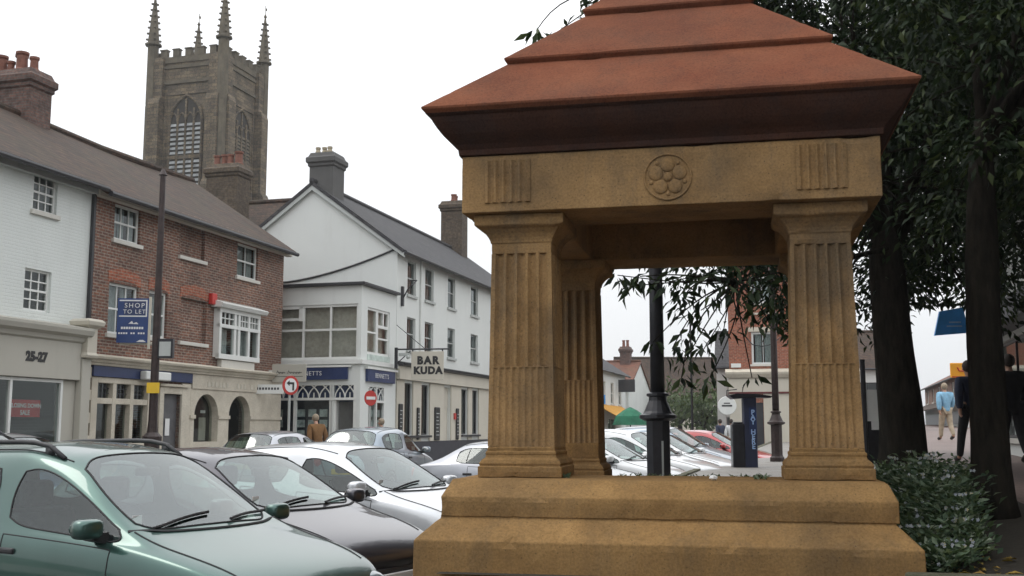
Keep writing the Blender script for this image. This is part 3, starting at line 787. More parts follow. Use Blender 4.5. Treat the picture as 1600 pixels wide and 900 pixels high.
for i in range(9): m.box(-.27+i*.06, -.27+i*.06+.045, -.026, -.021, .33, .385)
for i in range(11):
    if i not in (4, 7): m.box(-.33+i*.058, -.33+i*.058+.04, -.026, -.021, .21, .25)
m.prism([(.1, .02), (.18, .07), (.26, .07), (.33, .02)], 'y', -.026, -.021)
m.build('board_lettering', M['whitepaint'], bd)
m = MB(); m.box(.37, .42, -.03, .03, -.15, 1.12); m.box(-.3, .45, .02, .2, -.03, .03); m.build('batten', M['cream'], eb)

# ------------------------------------------------- C: white gabled public house
bC = empty('white_gabled_pub', (C0.x, C0.y, 0), ANG, 'long white rendered pub with slate roof, tall end gable and rows of dark sash windows', 'building')
LC = 17.0
xt = [(1.0, 1.85), (2.82, 3.75), (5.40, 6.30), (8.36, 9.36), (11.2, 12.1)]
hC = [(a, b_, 6.5, 7.74) for a, b_ in xt] + [(a, b_, 4.5, 5.68) for a, b_ in xt] + [(.75, 1.55, 1.45, 3.3), (2.45, 3.3, 1.45, 3.3), (4.95, 5.75, .2, 3.3), (7.05, 7.9, 1.45, 3.3), (8.5, 9.35, 1.45, 3.3), (11.2, 12.1, 1.45, 3.3)]
GD = 6.64
m = MB(); m.wall(0, LC, 0, 8.05, hC)
m.face([(0, GD, 0), (0, 0, 0), (0, 0, 8.05), (0, GD/2, 10.5), (0, GD, 8.05)]); m.face([(LC, 0, 0), (LC, GD, 0), (LC, GD, 8.05), (LC, GD/2, 10.5), (LC, 0, 8.05)])
m.face([(LC, GD, 0), (0, GD, 0), (0, GD, 8.05), (LC, GD, 8.05)])
for zf in (4.0, 6.1, 8.0): m.face([(.02, .16, zf), (LC-.02, .16, zf), (LC-.02, GD-.02, zf), (.02, GD-.02, zf)])
m.build('wall', M['white'], bC)
for h in hC[:10]: win(bC, None, *h, 1, 2, frame='framegrey', curtain=[(0, .25), (.8, 1)] if rnd.random() < .6 else None, border=.05, sillmat='framegrey')
for h in hC[10:]:
    if h[2] > 1: win(bC, None, *h, 1, 1, frame='frameblack', border=.05, sill=False)
m = MB(); m.box(4.95, 5.75, .12, .18, .2, 2.5); m.box(4.95, 5.75, .1, .16, 2.5, 3.3); m.build('door', M['cream'], bC)
m = MB(); m.box(-.0, LC, -.16, -.003, 3.40, 3.86); fa = m.build('fascia', M['cream'], bC, bevel=.01)
m = MB(); m.prism([(-.16, 3.865), (-.30, 3.90), (-.34, 3.97), (-.003, 4.05), (-.003, 3.865)], 'x', 0, LC); m.build('fascia_cornice', M['gutter'], fa)
m = MB(); m.box(-.02, LC, -.06, -.003, .0, 1.22); m.build('dark_plinth', plain('charcoal_plinth', (.035, .035, .045), .6), bC)
m = MB(); m.box(0, 4.9, -.05, -.003, 1.23, 3.39); m.box(5.8, LC, -.05, -.003, 1.23, 3.39)
m = MB()
for a, c in ((.02, .72), (1.58, 2.42), (3.33, 4.92), (5.78, 7.02), (7.93, 8.47), (9.38, 11.1)): m.box(a, c, -.05, -.003, 1.23, 3.385)
m.build('pilaster', M['cream'], bC)
m = MB(); m.box(.7, 3.35, -.14, -.052, 1.36, 1.44); m.box(7.0, 9.4, -.14, -.052, 1.36, 1.44); m.build('window_ledge', M['gutter'], bC)
for x, w, z0_, z1_ in ((.30, .34, 1.3, 2.55), (2.02, .22, 1.28, 2.45), (4.05, .55, 1.25, 2.5), (6.45, .3, 1.25, 2.5)):
    m = MB(); m.box(x-w/2, x+w/2, -.11, -.053, z0_, z1_); bo = m.build('menu_board', M['blackpaint'], bC, bevel=.03)
    m = MB()
    for i in range(7): m.box(x-w*.3, x+w*(.3-.1*(i % 3)), -.116, -.111, z0_+.18+i*(z1_-z0_-.3)/7, z0_+.21+i*(z1_-z0_-.3)/7)
    m.build('menu_writing', M['curtain'], bo)
m = MB(); m.box(6.05, 6.25, -.10, -.053, 2.05, 2.3); m.build('post_box', M['red'], bC)
r = gable_roof(bC, 0, LC, GD, 8.05, 10.5, M['roof_slate'], ov=.32, gov=.16)
m = MB()
sl = (10.5-8.05)/(GD/2)
for sy in (0, 1):
    ya, yb = (-.3, GD/2) if sy == 0 else (GD+.3, GD/2)
    za, zb_ = 8.05-.3*sl, 10.5
    m.prism([(ya, za-.16), (ya, za+.0), (yb, zb_+.0), (yb, zb_-.20)], 'x', -.14, -.02)
m.build('barge_board', M['framegrey'], r)
pts = [(-.03, 4.62 - 4.5*u, 6.95 + 1.02*u**1.6) for u in np.linspace(0, 1, 12)]
m = MB(); m.tube([Vector(p) for p in pts], .035, 6); m.build('drip_mould', M['gutter'], bC)
m = MB(); m.tube([(2.28, -.05, 3.9), (2.28, -.05, 7.9)], .04, 8); m.build('downpipe', M['frame'], bC)
chimney(bC, .1, 1.05, 2.6, 3.55, 9.5, 11.75, M['grey_chim'], [(-.6, -.5, .6), (-.5, .0, .6), (-.6, .5, .6), (.4, .3, .6)], 'pot_pale', ph=.38, pr=.15)
chimney(bC, 15.1, 16.0, 2.7, 3.8, 9.6, 13.0, M['brown_chim'], [(-.5, 0, .8), (0, 0, .9), (.5, 0, .8)], ph=.45)
# wall bracket lamp
m = MB(); m.tube([(.42, -.02, 6.2), (.42, -.25, 6.6), (.45, -.4, 6.75), (.75, -.45, 6.95), (1.0, -.1, 7.0)], .025, 6); m.box(.36, .48, -.09, -.003, 6.0, 6.7); m.build('wall_bracket', M['gutter'], bC)

# D: corner shop with flat roof
bD = empty('corner_shop', (C0.x, C0.y, 0), ANG, 'white flat roofed corner estate agent with wide office windows over a navy fascia', 'building')
XD = -3.02; VD = 3.95
MD = rotM(-90, (XD, VD, 0))                       # face towards the camera: a = VD - v
hS = [(-2.52, -.62, 4.12, 5.66), (-2.35, -.95, .9, 3.05)]
hF = [(.85, VD-.12, 3.92, 5.72), (.35, 2.92, .9, 3.08), (3.02, 3.78, .15, 3.08)]
m = MB(); m.wall(XD, -.02, 0, 6.32, hS); m.M = MD; m.wall(0, VD, 0, 6.32, hF); m.M = None
m.face([(XD, VD, 0), (-.02, VD, 0), (-.02, VD, 6.32), (XD, VD, 6.32)])
m.build('wall', M['white'], bD)
m = MB(); m.prism([(XD-.16, -.16), (-.02, -.16), (-.02, VD+.1), (XD-.16, VD+.1)], 'z', 6.325, 6.425); m.build('roof', M['gutter'], bD, bevel=.02)
m = MB(); m.prism([(XD-.10, -.10), (-.02, -.10), (-.02, 0), (XD, 0), (XD, VD), (XD-.10, VD)], 'z', 3.76, 3.90); m.build('band_course', M['frame'], bD)
# front office window
a0, a1, z0, z1 = .85, VD-.12, 3.92, 5.72
m = MB(MD); y0 = .05
for x in (a0, a0+.98, a0+1.96, a1-.07): m.box(x, x+.07, y0, y0+.08, z0, z1)
m.box(a0, a1, y0-.01, y0+.08, z0, z0+.08); m.box(a0, a1, y0-.01, y0+.08, z1-.08, z1); m.box(a0, a1, y0-.005, y0+.08, 4.86, 4.93)
m.box(a0, a0+1.0, y0-.02, y0+.07, 5.22, 5.30); m.box(a0-.02, a0+.1, y0-.04, y0+.07, 5.2, 5.68); m.box(a0+.86, a0+1.0, y0-.04, y0+.07, 5.2, 5.68); m.box(a0, a0+1.0, y0-.04, y0+.07, 5.6, 5.68)
f = m.build('office_window', M['frame'], bD)
m = MB(MD); m.face([(a0, y0+.04, z0), (a1, y0+.04, z0), (a1, y0+.04, z1), (a0, y0+.04, z1)]); m.build('pane', M['glass_office'], f)
m = MB(MD); m.face([(a0, y0+.2, z0), (a1, y0+.2, z0), (a1, y0+.2, z1), (a0, y0+.2, z1)]); m.build('blind', M['blind'], f)
m = MB(MD); m.box(a0-.1, a1+.06, -.09, .04, z0-.07, z0-.002); m.build('sill', M['frame'], f)
# side office window
m = MB()
for x in (-2.52, -1.72, -1.62, -.70): m.box(x, x+.08, .04, .12, 4.12, 5.66)
m.box(-2.52, -.62, .035, .12, 4.12, 4.2); m.box(-2.52, -.62, .035, .12, 5.58, 5.66); m.box(-2.44, -1.72, .042, .12, 4.82, 4.88); m.box(-1.54, -.7, .042, .12, 5.05, 5.15); m.box(-1.54, -.7, .042, .12, 4.66, 4.72); m.box(-1.15, -1.08, .03, .12, 5.1, 5.58)
f = m.build('office_window', M['frame'], bD)
m = MB(); m.face([(-2.5, .09, 4.14), (-.64, .09, 4.14), (-.64, .09, 5.64), (-2.5, .09, 5.64)]); m.build('pane', M['glass_office'], f)
m = MB(); m.face([(-2.5, .25, 4.14), (-.64, .25, 4.14), (-.64, .25, 5.64), (-2.5, .25, 5.64)]); m.build('blind', M['blind'], f)
m = MB(); m.box(-2.52, -.62, -.02, -.003, 3.93, 4.11); m.build('pale_panel', plain('pale_green_panel', (.52, .60, .55), .5), f)
# fascia
m = MB(MD); m.box(.2, VD-.42, -.10, -.003, 3.26, 3.66); fa = m.build('navy_fascia', M['navy'], bD)
text('fascia_text', 'BENNETTS', .20, M['whitepaint'], fa, tuple(MD @ Vector((2.12, -.105, 3.46))), rot=(PI/2, 0, -PI/2), ext=.002, spacing=1.1)
m = MB(); m.box(-2.62, -.3, -.10, -.003, 3.22, 3.62); fa = m.build('navy_fascia', M['navy'], bD)
text('fascia_text', 'BENNETTS', .22, M['whitepaint'], fa, (-1.46, -.105, 3.42), ext=.002, spacing=1.15)
m = MB(MD); m.box(.1, VD-.3, -.13, -.004, 3.66, 3.72); m.M = None; m.box(-2.7, -.1, -.13, -.004, 3.62, 3.69); m.build('fascia_cap', M['frame'], bD)
def tracery(m, x0, x1, z0, z1, n, y):
    w = (x1-x0)/n
    for i in range(n):
        for sgn in (0, 1):
            pts = []
            for j in range(6):
                u = j/5; xx = u**1.6
                pts.append((x0+w*i+(w*xx if sgn == 0 else w*(1-xx)), y, z0+(z1-z0)*(u**.8)))
            m.tube(pts, .022, 5)
        m.box(x0+w*(i+.5)-.015, x0+w*(i+.5)+.015, y-.01, y+.01, z0, z0+(z1-z0)*.35)
m = MB(MD); tracery(m, .40, 1.60, 2.68, 3.16, 3, .05); tracery(m, 1.70, 2.90, 2.68, 3.16, 3, .05); tracery(m, 3.05, 3.75, 2.68, 3.16, 2, .05)
for x in (.35, 1.60, 2.88, 3.72): m.box(x, x+.10, .0, .1, .9, 3.08)
m.box(.35, 3.82, -.01, .1, 2.60, 2.68); m.box(.35, 2.98, -.01, .1, .9, 1.0)
m.M = None; tracery(m, -2.30, -1.0, 2.62, 3.05, 3, .05)
for x in (-2.35, -1.70, -1.03): m.box(x, x+.08, .0, .1, .9, 3.05)
m.box(-2.35, -.95, -.01, .1, 2.54, 2.62); m.box(-2.35, -.95, -.01, .1, .9, 1.0)
f = m.build('shop_window', M['frame'], bD)
m = MB(MD); m.box(.36, 2.91, .105, .112, 2.70, 3.07); m.box(3.03, 3.77, .105, .112, 2.70, 3.07); m.M = None; m.box(-2.33, -.97, .105, .112, 2.64, 3.04); m.build('transom_backing', M['blueboard'], f)
m = MB(MD); m.face([(.35, .07, .9), (2.92, .07, .9), (2.92, .07, 3.08), (.35, .07, 3.08)]); m.face([(3.02, .07, 2.6), (3.78, .07, 2.6), (3.78, .07, 3.08), (3.02, .07, 3.08)]); m.M = None
m.face([(-2.35, .07, .9), (-.95, .07, .9), (-.95, .07, 3.05), (-2.35, .07, 3.05)]); m.build('pane', M['glass'], f)
m = MB(MD)
for i in range(6):
    for j in range(4):
        if i == 2: continue
        m.box(.48+i*.40, .48+i*.40+.28, .12, .13, 1.05+j*.34, 1.05+j*.34+.24)
m.M = None
for i in range(3):
    for j in range(4): m.box(-2.25+i*.42, -2.25+i*.42+.3, .12, .13, 1.05+j*.34, 1.05+j*.34+.24)
m.build('property_cards', plain('pale_cards', (.62, .70, .72), .6, var=.5, scale=5), f)
m = MB(MD); m.box(.3, 3.8, 1.2, 1.25, .2, 3.2); m.M = None; m.box(-1.7, -.3, 1.6, 1.65, .2, 3.2); m.build('back_partition', plain('blue_grey_back', (.10, .14, .20), .9), bD)
m = MB(MD); m.box(3.12, 3.72, .22, .27, .15, 2.55); d_ = m.build('door', M['roomgrey'], bD)
m = MB(MD); m.box(3.0, 3.1, .05, .3, .15, 2.6); m.build('door_frame', M['frame'], d_)
m = MB(MD); m.box(3.14, 3.18, .16, .219, 1.1, 1.5); m.build('handle', M['blackpaint'], d_)

# projecting signs on left row
sg = empty('script_sign', at(452, 583, 34.2), -.12, 'cream sign with black script above the no left turn sign', 'sign')
m = MB(); m.box(-.55, .55, -.03, .03, -.28, .28); bd = m.build('panel', M['shopgrey'], sg, bevel=.01)
m = MB()
for i in range(9):
    if i == 3: continue
    h = .10 if i in (0, 4) else .055
    m.tube([(-.4+i*.09, -.034, -.02), (-.37+i*.09, -.034, -.02+h), (-.33+i*.09, -.034, .0), (-.31+i*.09, -.034, .03)], .010, 5)
m.box(-.45, .45, -.034, -.031, -.115, -.10); m.build('script', M['blackpaint'], bd)
sg = empty('white_arm_sign', at(419, 608, 33.5), .1, 'long white arm sign on the shop cornice left of the script sign', 'sign')
m = MB(); m.box(-.48, .48, -.03, .03, -.14, .14); bd = m.build('panel', M['frame'], sg)
m = MB()
for i in range(8): m.box(-.36+i*.09, -.30+i*.09, -.034, -.031, -.02, .05)
m.build('lettering', M['gutter'], bd)

sg = empty('hanging_pub_sign', at(668, 571, 37.2), -.14, 'cream hanging pub sign lettered in black on an iron arm', 'sign')
m = MB(); m.box(-.56, .56, -.035, .035, -.50, .48); bd = m.build('panel', M['cream'], sg, bevel=.01)
text('sign_text', 'BAR', .36, M['blackpaint'], bd, (.02, -.04, .16), ext=.002, bold=.022, spacing=1.25); text('sign_text', 'KUDA', .33, M['blackpaint'], bd, (.02, -.04, -.18), ext=.002, bold=.022, spacing=1.15)
m = MB(); m.tube([(-1.15, .0, .56), (.75, 0, .56)], .03, 6); m.tube([(-1.1, 0, .05), (-.6, 0, .5)], .018, 6); m.tube([(-1.1, 0, 1.4), (-.1, 0, .58)], .012, 5); m.box(-.54, -.50, -.02, .02, .47, .56); m.box(.50, .54, -.02, .02, .47, .56)
m.box(-1.15, -1.05, -.05, .05, -.1, .62); m.build('bracket', M['iron'], sg)
m = MB(); m.box(-1.0, -.62, -.08, .08, .33, .43); m.ball((-.66, -.1, .28), .07, .07, .07); m.build('flood_lamp', M['framegrey'], sg)

# ------------------------------------------------- church tower
oT = Vector((-24.8, 90, 0))
tw = empty('church_tower', oT, ANG, 'tall weathered stone church tower with battlements and four crocketed pinnacles', 'church tower')
S = 6.65; HT = 33.2
m = MB(); m.box(0, S, 0, S, 0, HT); m.build('wall', M['tower'], tw)
for z, o in ((31.3, .14), (32.7, .12), (21.0, .12), (12, .15)):
    m = MB(); m.box(-o, S+o, -o, S+o, z, z+.28); m.build('string_course', M['tower_dark'], tw)
m = MB()
def merlons(m, Mx):
    m.M = Mx; m.box(.1, S-.1, -.10, .25, HT, HT+.55)
    n = 5; w = S/(2*n+1)
    for i in range(n): x = w*(1+2*i); m.box(x, x+w, -.12, .27, HT+.55, HT+1.15); m.box(x-.06, x+w+.06, -.18, .33, HT+1.15, HT+1.26)
for d, l in ((0, (0, 0, 0)), (-90, (0, S, 0)), (90, (S, 0, 0)), (180, (S, S, 0))): merlons(m, rotM(d, l))
m.build('battlement', M['tower_dark'], tw)
for cx, cy in ((0, 0), (S, 0), (0, S), (S, S)):
    m = MB(); sx = -1 if cx == 0 else 1; sy = -1 if cy == 0 else 1
    for z0_, z1_, e in ((0, 12, 1.5), (12, 22, 1.15), (22, 29.5, .8), (29.5, HT, .42)):
        for (ax, ay) in ((1, 0), (0, 1)):
            X0, X1 = sorted((cx+sx*.02, cx+sx*e)) if ax else sorted((cx-sx*1.05, cx+sx*.05))
            Y0, Y1 = sorted((cy+sy*.02, cy+sy*e)) if ay else sorted((cy-sy*1.05, cy+sy*.05))
            m.box(X0, X1, Y0, Y1, z0_, z1_)
            m.sq([((X1-X0)/2, (Y1-Y0)/2, z1_), ((X1-X0)/2*(.6 if ax else 1), (Y1-Y0)/2*(.6 if ay else 1), z1_+.5)], (X0+X1)/2 , (Y0+Y1)/2)
    m.build('buttress', M['tower'], tw)
    m = MB(); a, c = cx+sx*.15, cy+sy*.15
    m.lathe([(.44, 13), (.44, 29.4), (.47, 29.6), (.47, HT+1.6), (.72, HT+1.7), (.72, HT+1.85), (.50, HT+1.95), (.30, HT+4.2), (.08, HT+6.1), (.16, HT+6.2), (.05, HT+6.45)], a, c, 8)
    for j in range(7):
        z = HT+2.2+j*.55; r = .50-.42*(z-HT-1.95)/4.15
        for kk in range(4): t = kk*PI/2+PI/4; m.ball((a+(r+.08)*math.cos(t), c+(r+.08)*math.sin(t), z), .13, .13, .11, 6, 4)
    m.tube([(a, c, HT+6.4), (a, c, HT+7.3)], .03, 5); m.box(a-.02, a+.28, c-.01, c+.01, HT+6.85, HT+7.1)
    m.build('pinnacle', M['tower_dark'], tw)
def belfry(Mx, x0, x1, z0, z1, pale=True):
    m = MB(Mx); cx = (x0+x1)/2; w = x1-x0; zs = z1-w*.72
    arc = []
    for i in range(9): u = i/8; t = u*math.acos(.5)*1.0; arc.append((x0+w-w*math.cos(t), zs+w*math.sin(t)*.83))
    left = arc; right = [(x1-(p[0]-x0), p[1]) for p in arc]
    path = [(x0, -.06, z0)]+[(p[0], -.06, p[1]) for p in left]+[(p[0], -.06, p[1]) for p in right[::-1]]+[(x1, -.06, z0)]
    m.tube(path, .13, 6)
    for i in range(1, 4): m.box(x0+w*i/4-.09, x0+w*i/4+.09, -.14, .0, z0, zs+w*(.35 if i != 2 else .62))
    m.box(x0, x1, -.13, -.01, z0+(zs-z0)*.47, z0+(zs-z0)*.47+.35)
    for i in range(4):
        for s_ in (0, 1):
            a = x0+w*i/4+(0 if s_ == 0 else w/4); c = x0+w*(i+.5)/4
            m.tube([(a, -.07, zs), (a*.6+c*.4, -.07, zs+.5), (c, -.07, zs+.75)], .07, 5)
    f = m.build('belfry_window', M['tower'], tw)
    m = MB(Mx); poly = [(x0, z0)]+left+right[::-1]+[(x1, z0)]; m.prism([(p[0], p[1]) for p in poly], 'y', -.035, -.004); m.build('dark_opening', plain('tower_void', (.045, .040, .034), .95), f)
    m = MB(Mx); n = 15
    for i in range(n):
        z = z0+.15+i*(zs-z0-.2)/n
        for j in range(4):
            a, c = x0+w*j/4+.12, x0+w*(j+1)/4-.12
            m.slab([(a, -.13, z), (c, -.13, z), (c, -.05, z+.24), (a, -.05, z+.24)], .03)
    m.build('louvre', M['louvre' if pale else 'tower_dark'], f)
    m = MB(Mx)
    m.box(x0-.55, x0-.35, -.08, -.004, z0-.6, z1+.3); m.box(x1+.35, x1+.55, -.08, -.004, z0-.6, z1+.3); m.box(x0-.35, x1+.35, -.081, -.004, z1+.1, z1+.3); m.build('panel_mould', M['tower'], f)
belfry(rotM(-90, (0, S, 0)), 1.75, 4.9, 21.6, 30.2); belfry(None, 1.75, 4.9, 22.3, 29.6, False)
m = MB(); m.box(1, S-1, 1, S-1, HT, HT+.4); m.build('roof', M['lead'], tw)

# house between the tower and the pub
bh = empty('rear_wing_house', (-16.6, 43.6, 0), ANG-PI/2, 'rear brick wing with grey brown roof showing between church tower and white gable', 'building')
m = shell(bh, 0, 7, 6, 0, 8.6, M['brick'], []); m.build('wall', M['brick'], bh)
gable_roof(bh, 0, 7, 6, 8.6, 11.0, M['roof_brown'])
m = MB(); m.prism([(0, 8.6), (3, 10.98), (6, 8.6)], 'x', 0, .1); m.build('gable_wall', M['brick_red'], bh)
chimney(bh, 4.45, 5.85, .3, 1.25, 8.3, 12.2, M['brown_chim'], [(-.75, 0, .9), (-.3, .1, .95), (.15, -.1, .9), (.65, 0, 1.1)], ph=.5, pr=.16)

# ------------------------------------------------- far left side row (seen between the pillars)
def small_house(name, label, org, ang, L, D, ze, zr, wallm, roofm, holes, frame='frame', chim=None, shop=None, pot='pot'):
    e = empty(name, org, ang, label, 'building')
    m = shell(e, 0, L, D, 0, ze, M[wallm], holes)
    m.face([(0, D, ze), (0, 0, ze), (0, D/2, zr)]); m.face([(L, 0, ze), (L, D, ze), (L, D/2, zr)])
    m.build('wall', M[wallm], e)
    for h in holes: win(e, None, *h, 2, 2, frame=frame)
    gable_roof(e, 0, L, D, ze, zr, M[roofm], ov=.3, gov=.12)
    for c in (chim or []): chimney(e, *c[:6], M[c[6]], c[7], pot)
    return e
def onC(t): p = C0 + UD*t; return (p.x, p.y, 0)
e = small_house('white_cottage', 'white rendered shop with orange awning beyond the pub', onC(17.2), ANG, 28.5, 7, 5.7, 8.0, 'white', 'roof_slate',
    [(1.5, 2.6, 3.4, 4.9), (5.2, 6.3, 3.4, 4.9), (9, 10.1, 3.4, 4.9), (12.7, 13.8, 3.4, 4.9), (1, 4.5, .6, 2.5), (6, 9.5, .6, 2.5), (11, 14.5, .6, 2.5), (16.5, 17.6, 3.4, 4.9), (19.6, 20.7, 3.4, 4.9), (22.6, 23.7, 3.4, 4.9), (25.6, 26.7, 3.4, 4.9), (17, 20, .6, 2.4), (21.5, 24.5, .6, 2.4)],
    chim=[(21.5, 22.9, 2.6, 4.2, 6.8, 8.9, 'white', [(-.5, 0, .9), (0, 0, 1.0), (.5, 0, .9)])])
m = MB(); m.slab([(17.5, -1.3, 2.55), (26.5, -1.3, 2.55), (26.5, -.02, 3.3), (17.5, -.02, 3.3)], .04); m.box(17.5, 26.5, -1.31, -1.27, 2.2, 2.56); m.build('awning', M['awning_orange'], e)
m = MB(); m.box(18.2, 18.4, -.45, -.1, 3.3, 3.9); m.build('blue_sign', M['signblue'], e)
m = MB(); m.box(25.0, 25.1, -1.3, -.1, 4.3, 5.2); m.build('hanging_board', M['frameblack'], e)
e = small_house('gabled_white_house', 'small white house with its gable to the street and a red brick chimney', onC(58), ANG+PI/2, 9, 11, 4.7, 7.0, 'white', 'roof_red', [(1.5, 2.6, 3.0, 4.2)], chim=[(.7, 1.5, 5.2, 6.2, 6.0, 8.3, 'brick_chim', [(-.4, 0, 1), (.4, 0, 1)])])
e = small_house('end_house', 'low pale house with brown roof closing the street behind the lamp post', (10.5, 105, 0), .05, 14, 8, 4.6, 8.6, 'cream', 'roof_brown', [(2, 3.2, 2.8, 4), (6, 7.2, 2.8, 4), (10, 11.2, 2.8, 4)])
# green market umbrella cloth near far shops
gu = empty('green_parasol', at(985, 668, 56), 0, 'dark green folded parasol in front of the far white shops', 'parasol')
gu.location.z = gz(56)
m = MB(); m.lathe([(.9, 1.45), (.75, 1.9), (.35, 2.2), (.05, 2.35)], 0, 0, 8); m.build('canopy', M['greencloth'], gu)
m = MB(); m.lathe([(.25, .0), (.25, .08), (.03, .1), (.03, 2.3)], 0, 0, 8); m.build('pole', M['iron'], gu)

# ------------------------------------------------- brick corner pub seen between the pillars (right)
oF = at(1141, 640, 56); oF.z = 0
bF = empty('brick_corner_pub', (oF.x, oF.y, 0), -.22, 'red brick building with cream ground floor beyond the pay machine', 'building')
hF2 = [(1.15, 2.30, 4.95, 6.60), (4.6, 5.7, 4.95, 6.6), (1.15, 2.3, 8.1, 9.5), (4.6, 5.7, 8.1, 9.5), (.95, 1.65, .5, 3.0), (3.0, 4.2, 1.2, 3.4), (4.75, 5.85, 1.2, 3.4)]
shell(bF, 0, 6.2, 8, 0, 10.4, M['brick_red'], hF2).build('wall', M['brick_red'], bF)
for h in hF2[:4]: win(bF, None, *h, 2, 1, border=.1, curtain=[(.1, .42), (.58, .9)])
for h in hF2[5:]: win(bF, None, *h, 2, 2, border=.09)
m = MB(); m.box(-.05, 6.25, -.10, -.003, 3.55, 4.25); fa = m.build('fascia', M['cream'], bF)
m = MB(); m.prism([(-.003, 4.26), (-.20, 4.26), (-.32, 4.45), (-.34, 4.55), (-.003, 4.72)], 'x', -.2, 6.4); m.build('cornice', M['palestone'], fa)
m = MB(); m.box(-.05, 6.25, -.13, -.101, 3.46, 3.54); m.build('red_line', plain('oxblood_paint', (.12, .02, .02), .5), fa)
m = MB()
for a, c in ((-.03, .93), (1.67, 2.98), (4.22, 4.73), (5.87, 6.2)): m.box(a, c, -.06, -.003, .0, 3.45)
m.build('ground_floor_front', M['cream'], bF)
m = MB(); m.box(.95, 1.65, .08, .13, .4, 3.0); m.build('door', M['frameblack'], bF)
m = MB(); m.box(2.2, 2.5, -.075, -.061, 1.9, 2.35); m.build('notice', M['whitepaint'], bF)
m = MB(); m.box(-.03, 6.2, -.08, -.062, .3, .75); m.build('plinth_band', plain('oxblood_plinth', (.10, .03, .025), .6), bF)
m = MB(); m.box(.1, .6, -.1, -.003, 4.8, 5.0); m.build('flood_lamp', M['frame'], bF)
m = MB(); m.tube([(.9, -.2, 6.3), (1.2, -.24, 5.95), (1.7, -.26, 5.85), (2.2, -.24, 5.95), (2.6, -.2, 6.3)], .03, 6); m.build('bunting_wire', M['gutter'], bF)
for h in (hF2[0], hF2[1]):
    m = MB(); m.box(h[0]-.15, h[1]+.15, -.05, -.003, h[3]+.02, h[3]+.25); m.box(h[0]-.2, h[1]+.2, -.06, -.003, h[3]+.9, h[3]+1.0); m.build('lintel', M['palestone'], bF)
gable_roof(bF, 0, 6.2, 8, 10.4, 13, M['roof_brown'])
m = MB(); m.prism([(0, 10.4), (4, 12.98), (8, 10.4)], 'x', 0, .2); m.build('gable_wall', M['brick_red'], bF)
oW = at(1226, 640, 70)
e = small_house('white_corner_house', 'white house with brown roof glimpsed between the pavilion and the thick tree trunk', (oW.x, oW.y, 0), -.12, 6.6, 7, 5.6, 8.0, 'white', 'roof_brown', [(.7, 1.7, 3.2, 4.6), (4.6, 5.8, 3.2, 4.6), (.7, 2.2, .9, 2.5), (4.4, 6, .9, 2.5)], frame='frameblack')
oW = at(1121, 640, 66)
e = small_house('white_side_house', 'narrow white house with hanging round sign left of the red brick building', (oW.x, oW.y, 0), -.22, 5, 6, 5.5, 7.6, 'white', 'roof_slate', [(.6, 1.3, 2.9, 4.3), (.5, 1.4, .5, 2.4)])
sg = empty('round_sign', at(1136, 634, 54), -.2, 'white round sign hanging at the corner of the red brick building', 'sign')
m = MB(); m.M = Matrix.Rotation(PI/2, 4, 'X'); m.lathe([(.02, -.04), (.44, -.04), (.46, 0), (.44, .04), (.02, .04)], 0, 0, 24); m.build('disc', M['frame'], sg)
m = MB(); m.tube([(0, 0, .44), (0, 0, .75), (.5, .0, .8)], .03, 6); m.build('bracket', M['iron'], sg)
m = MB(); m.box(-.25, .25, -.05, -.042, -.04, .04); m.box(-.15, .15, -.05, -.042, .1, .15); m.build('lettering', M['gutter'], sg)

# ------------------------------------------------- right hand row
R0 = Vector((9.9, 22, 0))
def onR(t): p = R0 + UD*t; return (p.x, p.y, 0)
RA = ANG + PI
bR = empty('white_eaved_shop', onR(1.5), RA, 'long white rendered shop row with deep dark eaves at the right edge, its near part added out of view', 'building')
LR = 46  # near part out of view, added to darken window reflections and the right side
hR = [(1.2+3.9*i, 2.4+3.9*i, 4.2, 5.6) for i in range(11)] + [(.8+5.6*i, 4.6+5.6*i, 1.5, 3.4) for i in range(8)]
m = shell(bR, 0, LR, 8, 0, 6.1, M['white'], hR); m.build('wall', M['white'], bR)
for h in hR: win(bR, None, *h, 2, 2, frame='frameblack')
gable_roof(bR, 0, LR, 8, 6.1, 9.2, M['roof_brown'], ov=.55)
m = MB(); m.prism([(0, 6.1), (4, 9.18), (8, 6.1)], 'x', .0, .15); m.prism([(0, 6.1), (4, 9.18), (8, 6.1)], 'x', LR-.15, LR); m.build('gable_wall', M['white'], bR)
m = MB(); m.box(0, LR, -.45, -.02, 3.5, 3.62); m.box(0, LR, -.45, -.38, 3.62, 3.9); m.build('shop_canopy', M['lead'], bR)
e = small_house('red_tiled_house', 'low house with red ridge and white ground floor far down the right hand pavement', (37.8, 100, 0), RA, 31, 8, 5.3, 7.3, 'brick', 'roof_red', [(2+5*i, 3.4+5*i, 3.9, 5.0) for i in range(6)], chim=[(24, 25.2, 3.5, 4.6, 6.8, 9.0, 'brick_chim', [(-.3, 0, 1), (.3, 0, 1)])])
m = MB(); m.box(0, 31, -.08, -.003, .0, 3.4); m.build('ground_floor_front', M['white'], e)
m = MB(); m.slab([(0, -1.6, 3.1), (31, -1.6, 3.1), (31, -.01, 3.8), (0, -.01, 3.8)], .08); m.build('pentice_roof', M['roof_brown'], e)
m = MB(); m.box(1, 30, -.11, -.082, 2.0, 2.9); m.build('shop_window', M['frameblack'], e)
sg = empty('blue_hanging_sign', at(1486, 505, 22), -.1, 'big blue hanging sign above the right hand pavement', 'sign')
m = MB(); m.prism([(-.34, -.25), (.33, -.20), (.24, .32), (-.22, .24)], 'y', -.04, .04); bd = m.build('panel', M['signblue'], sg)
m = MB(); m.box(-.05, .18, -.045, -.041, .0, .03); m.box(-.1, .2, -.045, -.041, -.08, -.05); m.build('lettering', plain('pale_blue_lettering', (.3, .5, .75), .6), bd)
